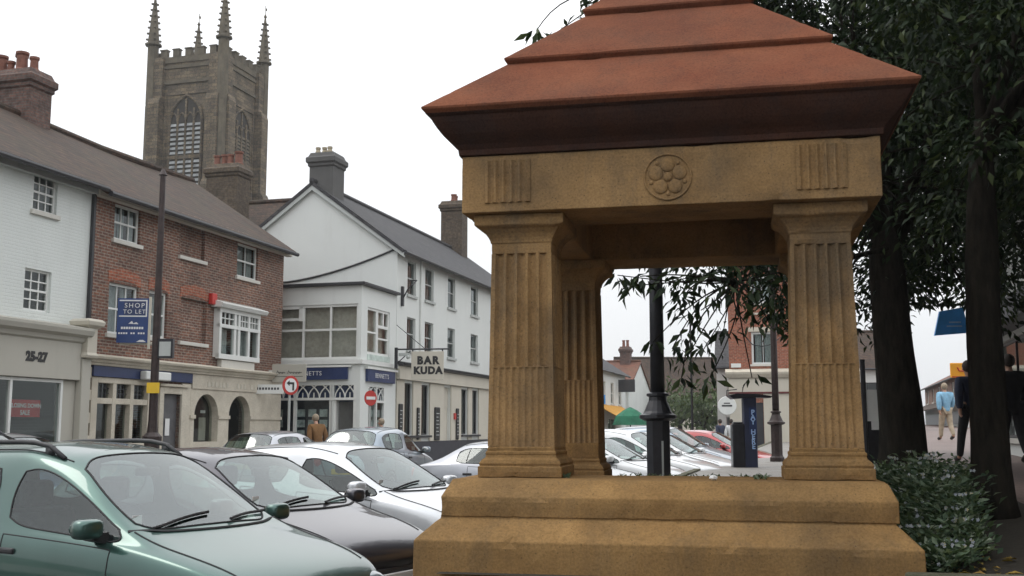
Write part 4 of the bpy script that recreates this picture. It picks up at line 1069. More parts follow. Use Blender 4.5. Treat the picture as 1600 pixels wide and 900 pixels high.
m = MB(); m.tube([(-.25, 0, .36), (1.2, 0, .42)], .03, 6); m.tube([(-.15, 0, .2), (-.15, 0, .36)], .012, 5); m.tube([(.2, 0, .25), (.2, 0, .37)], .012, 5); m.build('bracket', M['iron'], sg)
sg = empty('orange_sign', at(1500, 578, 28), -.1, 'orange yellow projecting shop sign behind the nearer tree trunk', 'sign')
m = MB(); m.box(-.24, .24, -.05, .05, -.20, .18); bd = m.build('panel', M['orange'], sg, bevel=.02)
m = MB(); m.tube([(-.08, -.056, .06), (-.04, -.056, -.02), (.06, -.056, -.04), (.12, -.056, .04)], .018, 6); m.box(-.22, .16, -.055, -.051, -.19, -.165); m.build('emblem', M['red'], bd)
m = MB(); m.tube([(.24, 0, .1), (.9, 0, .1)], .025, 6); m.build('bracket', M['iron'], sg)
# ================================================================= street furniture
def round_sign(name, px, py, Y, label, kind):
    p = at(px, py, Y); zg = .13+gz(Y)
    e = empty(name, (p.x, p.y, zg), .80, label, 'road sign')
    h = p.z - zg
    m = MB(); m.tube([(0, .045, 0), (0, .045, h+.3)], .038, 8); m.build('post', M['framegrey'], e)
    R_ = Matrix.Translation((0, 0, h)) @ Matrix.Rotation(PI/2, 4, 'X')
    m = MB(R_); rr = .28 if kind == 'turn' else .23; m.lathe([(.02, -.012), (rr, -.012), (rr, .012), (.02, .012)], 0, 0, 28); d = m.build('disc', M['red'], e)
    m = MB(R_)
    if kind == 'turn':
        m.lathe([(.02, .013), (.205, .013), (.205, .017), (.02, .017)], 0, 0, 28); m.build('white_face', M['whitepaint'], d)
        q = MB(); q.box(.05, .11, -.024, -.018, h-.15, h+.09); q.box(-.06, .11, -.024, -.018, h+.03, h+.09)
        q.prism([(-.15, h+.06), (-.05, h-.02), (-.05, h+.14)], 'y', -.024, -.018)
        q.build('arrow', M['blackpaint'], d)
    else:
        q = MB(); q.box(-.17, .17, -.02, -.013, h-.045, h+.045); q.build('white_bar', M['whitepaint'], d)
    return e
round_sign('turn_sign', 454, 602, 32, 'round white road sign with red border and black turn arrow', 'turn')
round_sign('no_entry_sign', 579, 622, 33, 'round red no entry sign with white bar by the corner shop', 'entry')

p = at(237, 700, 22); h_top = at(255, 265, 22).z-.13-gz(22)
lp = empty('lamp_column', (p.x, p.y, .13+gz(22)), 0, 'tall slim black street column with a yellow sign in front of the brick house', 'lamp post')
m = MB(); m.lathe([(.20, 0), (.20, .35), (.16, .40), (.15, 1.15), (.19, 1.2), (.19, 1.28), (.11, 1.36), (.088, 1.6), (.078, 3.2), (.058, 6.2), (.054, h_top-.13), (.09, h_top-.12), (.03, h_top)], 0, 0, 14); m.build('shaft', M['iron_brown'], lp)
zz = at(243, 606, 22).z-.13-gz(22)
m = MB(); m.box(-.11, .14, -.13, -.10, zz-.11, zz+.10); m.build('yellow_sign', M['yellow'], lp)
zz = at(254, 545, 22).z-.13-gz(22)
m = MB(); m.box(.06, .36, -.06, .06, zz-.19, zz+.20); pl = m.build('sign_case', M['iron'], lp)
m = MB(); m.box(.09, .32, -.07, -.061, zz-.15, zz+.14); m.build('pale_notice', M['framegrey'], pl)

def lamp_post(px, Y, h, sc_, label, mat, two=False):
    p = at(px, 670, Y); zg = verge_h(p.x, p.y)
    e = empty('lamp_post', (p.x, p.y, zg-.02), .2, label, 'lamp post', 'cast iron lamp posts on the raised verge')
    s = sc_; m = MB(); n = 12
    zb = EYE - zg + .02
    # foot, panelled pedestal up to eye height, bell, shaft
    t = zb + .10
    m.lathe([(.20*s, 0), (.20*s, .12), (.165*s, .16), (.155*s, .2), (.155*s, t), (.16*s, t+.02)], 0, 0, 8); a = m.build('pedestal', mat, e)
    m = MB(); m.lathe([(.17*s, t), (.235*s, t+.03), (.235*s, t+.07), (.19*s, t+.09), (.17*s, t+.12), (.15*s, t+.17), (.115*s, t+.25), (.11*s, t+.30), (.14*s, t+.31), (.14*s, t+.34), (.09*s, t+.36)], 0, 0, 16); m.build('collar', mat, e, smooth=False)
    m = MB(); m.lathe([(.092*s, t+.34), (.088*s, t+1.5), (.08*s, h-.5), (.075*s, h-.2)], 0, 0, n); m.build('shaft', mat, e, smooth=True)
    m = MB(); m.lathe([(.07*s, h-.2), (.12*s, h-.15), (.10*s, h), (.16*s, h+.05), (.26*s, h+.5), (.28*s, h+.52), (.20*s, h+.7), (.05*s, h+.85), (.02, h+.95)], 0, 0, 8); m.build('lantern', M['iron'], e)
    if two:
        m = MB(); m.box(-.012, .012, -.157*s, -.150*s, .2, t-.25); m.build('pedestal_seam', M['framegrey'], a)
    return e
lamp_post(1028.5, 13.8, 4.6, 1.0, 'nearer stout black cast iron lamp post with bell collar standing behind the pavilion', M['iron'], True)
lamp_post(1213, 28, 5.2, .95, 'farther slim brown lamp post beside the pay machine', M['iron_brown'])
p = at(1082, 670, 60)
e = empty('lamp_column', (p.x, p.y, 0), 0, 'thin distant black column beyond the parked white cars', 'lamp post')
m = MB(); m.lathe([(.14, 0), (.12, 1), (.07, 1.2), (.05, 7.5), (.02, 7.7)], 0, 0, 8); m.build('shaft', M['iron'], e)

# pay and display machine
p = at(1173, 670, 24.5); zg = verge_h(p.x, p.y)
e = empty('pay_machine', (p.x, p.y, zg-.02), -.05, 'dark blue pay here machine with a flat canopy and vertical lettering', 'pay machine')
top = at(1173, 618, 24.5).z - zg
m = MB(); m.box(-.17, .12, -.14, .14, 0, top-.02); a = m.build('post', plain('deep_navy_paint', (.018, .024, .055), .45), e, bevel=.02)
m = MB(); m.box(-.05, .11, -.15, -.141, .75, top-.25); b_ = m.build('blue_panel', plain('dark_blue_panel', (.012, .028, .095), .45), a)
for i, ch in enumerate('PAY HERE'):
    if ch != ' ': text('letter', ch, .15, plain('pale_blue_paint', (.35, .50, .75), .5), b_, (.03, -.155, top-.36-i*.108), ext=.001, bold=.004)
m = MB(); m.prism([(-.50, top+.02), (-.40, top-.06), (.05, top-.03), (.42, top-.04), (.46, top+.0), (.1, top+.05), (-.3, top+.06)], 'y', -.26, .26); m.build('canopy', M['iron'], e)
m = MB(); m.box(-.43, -.16, -.16, .16, 0, .98); m.box(-.40, -.19, -.14, .14, .98, 1.02); m.build('cabinet', M['iron'], e, bevel=.02)
# litter bin and sign post right of the pavilion
p = at(1365, 700, 20); zg = verge_h(p.x, p.y)
e = empty('litter_bin', (p.x, p.y, zg-.02), .1, 'square black litter bin with a domed top left of the thick tree trunk', 'litter bin')
m = MB(); m.box(-.24, .24, -.24, .24, .08, .85); m.box(-.20, .20, -.20, .20, 0, .08); m.box(-.22, -.17, -.22, -.17, .85, 1.12); m.box(.17, .22, -.22, -.17, .85, 1.12); m.box(-.22, -.17, .17, .22, .85, 1.12); m.box(.17, .22, .17, .22, .85, 1.12); m.build('bin_body', M['iron'], e, bevel=.015)
m = MB(); m.sq([(.27, .27, 1.12), (.27, .27, 1.16), (.2, .2, 1.25), (.05, .05, 1.3)]); m.build('lid', M['iron'], e)
m = MB(); m.box(-.13, .13, -.246, -.241, .62, .78); m.build('white_label', M['whitepaint'], e)
p = at(1353, 700, 19.2); zg = verge_h(p.x, p.y)
e = empty('sign_post', (p.x, p.y, zg-.02), 0, 'thin dark post left of the black litter bin', 'post')
m = MB(); m.tube([(0, 0, 0), (0, 0, at(1353, 560, 19.2).z-zg)], .045, 8); m.build('pole', M['iron'], e)
m = MB(); m.box(.05, .26, -.03, .03, at(1370, 625, 19.2).z-zg-.35, at(1370, 625, 19.2).z-zg+.2); m.build('notice', M['frame'], e)

# ================================================================= cars
def catmull(me, level):
    o = bpy.data.objects.new('work', me); C.objects.link(o)
    s = o.modifiers.new('s', 'SUBSURF'); s.levels = s.render_levels = level
    dg = bpy.context.evaluated_depsgraph_get()
    r = bpy.data.meshes.new_from_object(o.evaluated_get(dg))
    bpy.data.objects.remove(o); return r

HATCH = dict(st=[  # x, half width, sill, belt, top, half width of roof, forward bulge of the middle
    (1.93, .52, .30, .52, .56, 0, .06), (1.87, .70, .22, .63, .67, 0, .06), (1.68, .785, .19, .735, .775, 0, .05), (1.32, .815, .19, .82, .875, 0, .03),
    (.93, .825, .19, .885, .955, 0, .14), (.22, .83, .19, .925, 1.375, .56, .05), (-.20, .83, .19, .945, 1.43, .575, 0), (-.31, .83, .19, .95, 1.435, .575, 0),
    (-1.05, .825, .19, .985, 1.41, .565, 0), (-1.42, .81, .19, 1.0, 1.36, .55, -.02), (-1.74, .78, .22, .98, 1.02, 0, -.06), (-1.87, .74, .25, .80, .84, 0, -.05), (-1.92, .66, .30, .50, .54, 0, -.03)],
    cowl=4, rear=9, fd=(4, 5), rd=(7,), q=(8,), wheel=(1.22, -1.22))
ESTATE = dict(st=[
    (2.10, .52, .30, .52, .56, 0, .06), (2.03, .70, .22, .64, .68, 0, .06), (1.82, .80, .19, .745, .785, 0, .05), (1.42, .835, .19, .83, .885, 0, .03),
    (.98, .845, .19, .895, .975, 0, .16), (.20, .85, .19, .93, 1.465, .57, .06), (-.22, .85, .19, .945, 1.525, .59, 0), (-.33, .85, .19, .95, 1.53, .59, 0),
    (-1.10, .845, .19, .975, 1.52, .585, 0), (-1.24, .845, .19, .98, 1.515, .585, 0), (-1.86, .82, .19, 1.0, 1.46, .57, -.03), (-2.08, .78, .22, .99, 1.03, 0, -.05), (-2.14, .74, .25, .80, .84, 0, -.05), (-2.18, .66, .30, .50, .54, 0, -.03)],
    cowl=4, rear=10, fd=(4, 5), rd=(7,), q=(9,), wheel=(1.32, -1.30))
SALOON = dict(st=[
    (2.16, .52, .30, .50, .54, 0, .06), (2.10, .70, .22, .62, .66, 0, .06), (1.88, .80, .19, .73, .77, 0, .05), (1.45, .84, .19, .82, .875, 0, .03),
    (.95, .85, .19, .885, .96, 0, .15), (.18, .85, .19, .92, 1.345, .55, .05), (-.24, .85, .19, .935, 1.40, .57, 0), (-.35, .85, .19, .94, 1.40, .57, 0),
    (-1.02, .845, .19, .96, 1.365, .55, 0), (-1.22, .84, .19, .97, 1.33, .54, -.02), (-1.72, .82, .20, .975, 1.01, 0, -.08), (-2.12, .78, .22, .93, .98, 0, -.05), (-2.20, .74, .25, .80, .84, 0, -.05), (-2.24, .66, .30, .50, .54, 0, -.03)],
    cowl=4, rear=9, fd=(4, 5), rd=(7,), q=(8,), wheel=(1.36, -1.32))
MPV = dict(st=[(x, w, s, b*1.07, t*1.10, tw*1.05, o) for x, w, s, b, t, tw, o in HATCH['st']], cowl=4, rear=9, fd=(4, 5), rd=(7,), q=(8,), wheel=(1.22, -1.22))

def seam_tubes(name, me, r, mat, parent, n=5, skip=None):
    bm = bmesh.new(); bm.from_mesh(me)
    bmesh.ops.remove_doubles(bm, verts=bm.verts, dist=1e-5)
    nx = {}
    for e in bm.edges:
        if len(e.link_faces) == 1:
            a, b = e.verts; nx.setdefault(a.index, []).append(b.index); nx.setdefault(b.index, []).append(a.index)
    bm.verts.ensure_lookup_table(); co = [v.co.copy() for v in bm.verts]; bm.free()
    m = MB(); seen = set()
    for s in nx:
        if s in seen: continue
        loop = [s]; seen.add(s); cur = s
        while True:
            c = [q for q in nx[cur] if q not in seen]
            if not c: break
            cur = c[0]; seen.add(cur); loop.append(cur)
        if len(loop) > 2: m.tube([co[i] for i in loop]+[co[loop[0]]], r, n, caps=False)
    return m.build(name, mat, parent, smooth=True, fix=False) if m.f else None

def make_car(name, style, paint_, loc, rz, label, group, level=2, cat='car', rails=False, detail=True, zs=1.0):
    st = style['st']; n = len(st); cowl, rear = style['cowl'], style['rear']
    loc = (loc[0], loc[1], loc[2]+gz(loc[1])); e = empty(name, loc, rz, label, cat, group); e.scale = (1, 1, zs)
    V = []
    def ring(i):
        x, w, s, b, t, tw, o = st[i]; half = []
        half.append((x, w*.92, s)); half.append((x, w*.975, s+(b-s)*.22)); half.append((x, w, s+(b-s)*.55)); half.append((x, w*.985, b-.10)); half.append((x, w*.955, b-.012))
        if tw:
            half.append((x, w*.935, b+.02)); half.append((x, tw+.055, t-.115)); half.append((x+o*.2, tw-.015, t-.04)); half.append((x+o*.75, tw*.55, t)); half.append((x+o, 0, t+.012))
        else:
            c = t-b
            half.append((x, w*.915, b+c*.15)); half.append((x+o*.1, w*.855, b+c*.42)); half.append((x+o*.2, w*.79, b+c*.62)); half.append((x+o*.75, w*.42, b+c*.93)); half.append((x+o, 0, t))
        return half + [(a, -y, z) for a, y, z in half[-2::-1]]
    for i in range(n): V += ring(i)
    fs = []; mi = []
    K = 19
    for i in range(n-1):
        for k in range(K-1):
            kk = k if k < 9 else 17-k
            a = i*K+k; fs.append((a, a+1, a+K+1, a+K))
            mt = 0
            if kk in (7, 8) and i == cowl: mt = 1
            elif kk in (7, 8) and i == rear: mt = 2
            elif kk == 5 and i in style['fd']: mt = 3
            elif kk == 5 and i in style['rd']: mt = 4
            elif kk == 5 and i in style['q']: mt = 5
            elif kk < 4 and kk > 0 and i in style['fd']: mt = 6
            elif kk < 4 and kk > 0 and i in style['rd']: mt = 7
            mi.append(mt)
        fs.append((i*K, i*K+K, i*K+K+K-1, i*K+K-1)); mi.append(0)
    fs.append(tuple(range(K))); mi.append(0); fs.append(tuple((n-1)*K+k for k in range(K-1, -1, -1))); mi.append(0)
    me = bpy.data.meshes.new('shell'); me.from_pydata(V, [], fs)
    for q in range(8): me.materials.append(None)
    me.polygons.foreach_set('material_index', mi)
    # firm up the window outlines
    me.update(); ed = {}
    for pl in me.polygons:
        for kx in pl.edge_keys: ed.setdefault(kx, []).append(pl.material_index)
    cr = me.attributes.new('crease_edge', 'FLOAT', 'EDGE')
    for ee in me.edges:
        s_ = ed.get(tuple(sorted(ee.vertices)), [])
        if len(set(s_)) > 1 and any(q in (1, 2, 3, 4, 5) for q in s_): cr.data[ee.index].value = .45
    bm = bmesh.new(); bm.from_mesh(me); bmesh.ops.recalc_face_normals(bm, faces=bm.faces); bm.to_mesh(me); bm.free()
    r = catmull(me, level)
    vs = [v.co.copy() for v in r.vertices]
    groups = {}
    for pl in r.polygons:
        key = pl.material_index; side = 0 if key in (0, 1, 2) else (1 if pl.center.y > 0 else -1)
        groups.setdefault((key, side), []).append(tuple(pl.vertices))
    tree = BVHTree.FromPolygons(vs, [tuple(pl.vertices) for pl in r.polygons])
    def sub(name_, polys, mat, par):
        idx = {}; nv = []; nf = []
        for p_ in polys:
            f_ = []
            for v in p_:
                if v not in idx: idx[v] = len(nv); nv.append(vs[v])
                f_.append(idx[v])
            nf.append(f_)
        m_ = bpy.data.meshes.new(name_); m_.from_pydata(nv, [], nf); m_.polygons.foreach_set('use_smooth', [True]*len(nf))
        return link_mesh(name_, m_, mat, par)
    names = {0: 'body', 1: 'windscreen', 2: 'rear_window', 3: 'side_window', 4: 'side_window', 5: 'quarter_window', 6: 'door', 7: 'door'}
    made = {}
    for (key, side), polys in groups.items():
        made[(key, side)] = sub(names[key], polys, paint_ if key in (0, 6, 7) else M['glass_screen' if key in (1, 2) else 'glass_car'], e)
    body = made[(0, 0)]
    for kx, o in list(made.items()):
        if kx[0] in (1, 2, 3, 4, 5) and level >= 2: seam_tubes('window_seal', o.data, .008 if kx[0] in (1, 2) else .007, M['rubber'], o)
        if kx[0] in (6, 7) and detail: seam_tubes('door_gap', o.data, .0045, M['rubber'], o)
    top = lambda x, y: (tree.ray_cast(Vector((x, y, 3)), Vector((0, 0, -1)))[0] or Vector((x, y, 1)))
    sidep = lambda x, z, s: (tree.ray_cast(Vector((x, s*3, z)), Vector((0, -s, 0)))[0] or Vector((x, s*.8, z)))
    cx = st[cowl][0]; ww = st[cowl][1]; bz = st[cowl][3]
    # lamps, bumpers, grille, plates
    fx = st[0][0]; rx = st[-1][0]
    for s in (1, -1):
        m = MB(); m.ball((fx-.19, s*.57, st[1][3]-.035), .19, .15, .065, 14, 10); m.build('headlight', M['lens'], e, smooth=True)
        m = MB(); m.ball((rx+.10, s*.62, st[-2][3]-.02), .10, .13, .17, 10, 8); m.build('tail_lamp', M['taillens'], e, smooth=True)
    m = MB(); m.box(fx-.1, fx+.035, -.36, .36, st[0][3]-.10, st[0][3]-.01); m.box(fx-.1, fx+.045, -.42, .42, .26, .35); m.build('grille', M['plastic'], e, bevel=.015)
    m = MB(); m.box(fx+.02, fx+.068, -.26, .26, .36, .47); m.build('number_plate', M['whitepaint'], e, bevel=.004)
    m = MB(); m.box(rx-.055, rx+.05, -.26, .26, .56, .67); m.build('number_plate', M['yellow'], e, bevel=.004)
    # wheels
    for wx in style['wheel']:
        for s in (1, -1):
            Rm = Matrix.Translation((wx, s*(ww-.085), .30)) @ Matrix.Rotation(-s*PI/2, 4, 'X')
            m = MB(Rm); m.lathe([(.19, .09), (.27, .095), (.30, .06), (.30, -.08), (.2, -.09)], 0, 0, 24); w_ = m.build('wheel', M['rubber'], e)
            m = MB(Rm); m.lathe([(.02, .085), (.06, .10), (.08, .07), (.17, .085), (.20, .098), (.195, .05)], 0, 0, 20); m.build('rim', M['alloy'], w_)
            m = MB(); arc = [Vector((wx+.345*math.cos(t), 0, .30+.345*math.sin(t))) for t in np.linspace(-.2, PI+.2, 15)]
            for a in arc:
                a.y = sidep(a.x, max(a.z, .25), s).y
            m.tube(arc, .02, 6); m.build('wheel_arch', M['plastic'], e, smooth=True)
    # inside
    m = MB()
    m.box(cx-.42, cx-.02, -ww*.80, ww*.80, .55, bz-.06); m.build('dashboard', M['plastic'], e, bevel=.05)
    rc = st[6][0]
    for s in (1, -1):
        m = MB(); m.prism([(rc-.05, .35), (rc+.45, .38), (rc+.45, .52), (rc+.06, .50), (rc-.14, 1.04), (rc-.26, 1.03)], 'y', s*.36-.23, s*.36+.23); sm = m.build('seat', M['seat'], e, bevel=.05)
        m = MB(); m.box(rc-.27, rc-.17, s*.36-.13, s*.36+.13, 1.07, 1.26); m.build('headrest', M['seat'], sm, bevel=.04)
    m = MB(); m.prism([(rc-.95, .38), (rc-.45, .40), (rc-.45, .54), (rc-.80, .52), (rc-.98, 1.0), (rc-1.10, 1.0)], 'y', -.60, .60); m.build('rear_bench', M['seat'], e, bevel=.05)
    m = MB(); Rm = Matrix.Translation((cx-.52, -.36, bz-.02)) @ Matrix.Rotation(1.15, 4, 'Y'); m.M = Rm
    m.tube([(.18*math.cos(t), .18*math.sin(t), 0) for t in np.linspace(0, 2*PI, 17)], .015, 6); m.build('steering_wheel', M['plastic'], e, smooth=True)
    # interior mirror and the dark joints along the roof
    m = MB(); zc_ = st[cowl+1][4]; xm = st[cowl+1][0]+.14; m.box(xm-.02, xm+.015, -.11, .11, zc_-.17, zc_-.11); m.build('rear_view_mirror', M['plastic'], e, bevel=.012)
    m = MB(); m.box(cx-.12, cx-.115, -.58, -.50, bz+.09, bz+.17); m.build('tax_disc', M['whitepaint'], e)
    if detail:
        for s in (1, -1):
            pts = []
            for x in np.linspace(st[cowl+1][0]-.02, st[rear][0]+.05, 14):
                yy = s*np.interp(x, [q[0] for q in st[::-1] if q[5]], [q[5] for q in st[::-1] if q[5]])*.93
                q = top(x, yy); pts.append((q.x, q.y, q.z+.001))
            m = MB(); m.tube(pts, .006, 5); m.build('roof_joint', M['rubber'], body)
    # wipers
    for yy in (-.55, .10):
        pts = []
        for u in np.linspace(0, 1, 8):
            y = yy + .52*u; x = cx + .13 - .10*u - abs(y)*.13
            q = top(x, y); pts.append((q.x, q.y, q.z+.020))
        m = MB(); m.tube(pts, .011, 6); m.build('wiper', M['plastic'], e)
    # bonnet shut lines and washer strip
    if detail:
        for s in (1, -1):
            pts = [top(x, s*(st[cowl][1]*.80 - .10*((x-cx)/(fx-cx))**2)) for x in np.linspace(cx+.02, fx-.22, 12)]
            m = MB(); m.tube([(q.x, q.y, q.z+.001) for q in pts], .006, 5); m.build('bonnet_gap', M['rubber'], body)
        pts = [top(cx+.19-.22*(abs(y)/.72)**2, y) for y in np.linspace(-.70, .70, 13)]
        m = MB(); m.tube([(q.x, q.y, q.z+.002) for q in pts], .011, 5); m.build('cowl_strip', M['plastic'], body)
        for s in (1, -1):
            for xx in ((st[6][0]+.12), (st[8][0]+.08)):
                q = sidep(xx, st[6][3]-.13, s); m = MB(); m.box(q.x-.09, q.x+.09, q.y-.02, q.y+.02+(.0), q.z-.02, q.z+.02); m.build('handle', M['plastic'], made[(6 if xx > rc else 7, s)], bevel=.012)
    # mirrors
    for s in (1, -1):
        q = sidep(cx-.20, bz+.02, s)
        m = MB(); c_ = Vector((q.x+.03, q.y+s*.125, q.z+.085)); m.ball(c_, .075, .098, .066, 20, 14)
        for v in m.v:                                # squared-off shell, flat at the back
            d = v-c_; d = Vector((math.copysign(min(1, abs(d.x/.075))**.62*.075, d.x), math.copysign(min(1, abs(d.y/.098))**.58*.102, d.y), math.copysign(min(1, abs(d.z/.066))**.55*.064, d.z)))
            if d.x < -.04: d.x = -.04
            v.x, v.y, v.z = c_+d
        mm = m.build('wing_mirror', paint_, e, smooth=True)
        m = MB(); m.prism([(q.y-s*.03, q.z-.02), (q.y+s*.10, q.z+.01), (q.y+s*.09, q.z+.05), (q.y-s*.02, q.z+.06)], 'x', q.x-.03, q.x+.07); m.build('mirror_foot', M['plastic'], mm)
        m = MB(); m.ball((q.x-.040, q.y+s*.125, q.z+.085), .01, .085, .052, 12, 6); m.build('mirror_glass', M['chrome'], mm)
    if rails:
        for s in (1, -1):
            xs = np.linspace(st[5][0]-.10, st[rear][0]+.12, 12); pts = []
            for j, x in enumerate(xs):
                q = top(x, s*st[6][5]*.92); lift = .055 if 0 < j < 11 else .004
                pts.append((x, q.y, q.z+lift))
            m = MB(); m.tube(pts, .018, 7)
            for j in (1, 5, 10): m.box(pts[j][0]-.04, pts[j][0]+.04, pts[j][1]-.012, pts[j][1]+.012, pts[j][2]-.07, pts[j][2])
            m.build('roof_rail', M['plastic'], e, smooth=True)
    bpy.data.meshes.remove(me); bpy.data.meshes.remove(r)
    return e

G_ = 'cars parked side by side along the raised verge'
H_ = math.radians(-30)
make_car('parked_car', ESTATE, PT['green'], (-3.02, 8.42, 0), H_, 'teal green estate car with black roof rails nearest the camera', G_, 3, rails=True, zs=1.03)
make_car('parked_car', HATCH, PT['grey'], (-2.62, 10.3, 0), H_, 'dark purple grey hatchback between the green estate and the white hatchback', G_, 3, zs=1.04)
make_car('parked_car', HATCH, PT['white'], (-1.85, 12.8, 0), H_, 'white silver hatchback with dark side windows just left of the pavilion', G_, 3, zs=1.04)
make_car('parked_car', SALOON, PT['silver'], (.45, 19.4, 0), H_, 'silver saloon half hidden behind the pavilion left pillar', G_, 2)
make_car('parked_car', HATCH, PT['white2'], (1.65, 22.3, 0), H_, 'white hatchback seen between the pavilion pillars left of the lamp post', G_, 2)
make_car('parked_car', ESTATE, PT['white2'], (2.6, 24.5, 0), H_, 'white estate behind the stout lamp post between two white hatchbacks', G_, 2)
make_car('parked_car', HATCH, PT['white2'], (3.55, 26.6, 0), H_, 'white hatchback with bright headlights right of the stout lamp post', G_, 2)
make_car('parked_car', MPV, PT['steel'], (4.15, 29.4, 0), H_, 'blue silver people carrier behind the white hatchback with bright headlights', G_, 2)
make_car('parked_car', HATCH, PT['red'], (5.75, 32.2, 0), H_, 'red hatchback beside the pay machine', G_, 2)
G2 = 'cars along the shops on the left'
p = at(440, 690, 27); make_car('car', HATCH, PT['silver'], (p.x, p.y, .04), ANG, 'silver hatchback in front of the brick house arches seen from behind', G2, 2)
p = at(592, 690, 25.5); make_car('car', MPV, PT['steel'], (p.x, p.y, 0), ANG, 'dark glazed grey blue hatchback in front of the corner shop seen from behind', G2, 2)
p = at(20, 690, 14.8); make_car('car', ESTATE, PT['blue'], (p.x-.6, p.y, .10), H_+.15, 'dark blue estate with roof rails behind the green car roof', G2, 2, rails=True)
p = at(118, 690, 17.5); make_car('car', HATCH, PT['silver'], (p.x-1.0, p.y, .10), H_+.1, 'pale silver hatchback behind the blue estate below the mullioned window', G2, 2)

# bay lines between the cars
m = MB()
for i in range(12):
    c = Vector((-2.75, 9.35, 0)) + Vector((.62, 2.27, 0))*i; d = Vector((math.cos(H_), math.sin(H_), 0)); w = Vector((-d.y, d.x, 0))*.05
    a, b_ = c-d*2.4, c+d*2.0
    m.face([(*(p_).xy, gz(p_.y)+.006) for p_ in (a-w, b_-w, b_+w, a+w)])
tag(m.build('bay_markings', M['line']), kind='structure')

# ================================================================= people
def skin_obj(name, joints, edges, mat, parent, root=0, sub=2):
    me = bpy.data.meshes.new(name); me.from_pydata([j[:3] for j in joints], edges, [])
    o = bpy.data.objects.new(name, me); C.objects.link(o)
    o.modifiers.new('skin', 'SKIN'); s = o.modifiers.new('sub', 'SUBSURF'); s.levels = s.render_levels = sub
    d = me.skin_vertices[0].data
    for i, j in enumerate(joints):
        rr = j[3]; d[i].radius = rr if isinstance(rr, tuple) else (rr, rr); d[i].use_root = (i == root)
    dg = bpy.context.evaluated_depsgraph_get(); r = bpy.data.meshes.new_from_object(o.evaluated_get(dg))
    bpy.data.objects.remove(o); bpy.data.meshes.remove(me)
    r.polygons.foreach_set('use_smooth', [True]*len(r.polygons))
    return link_mesh(name, r, mat, parent)

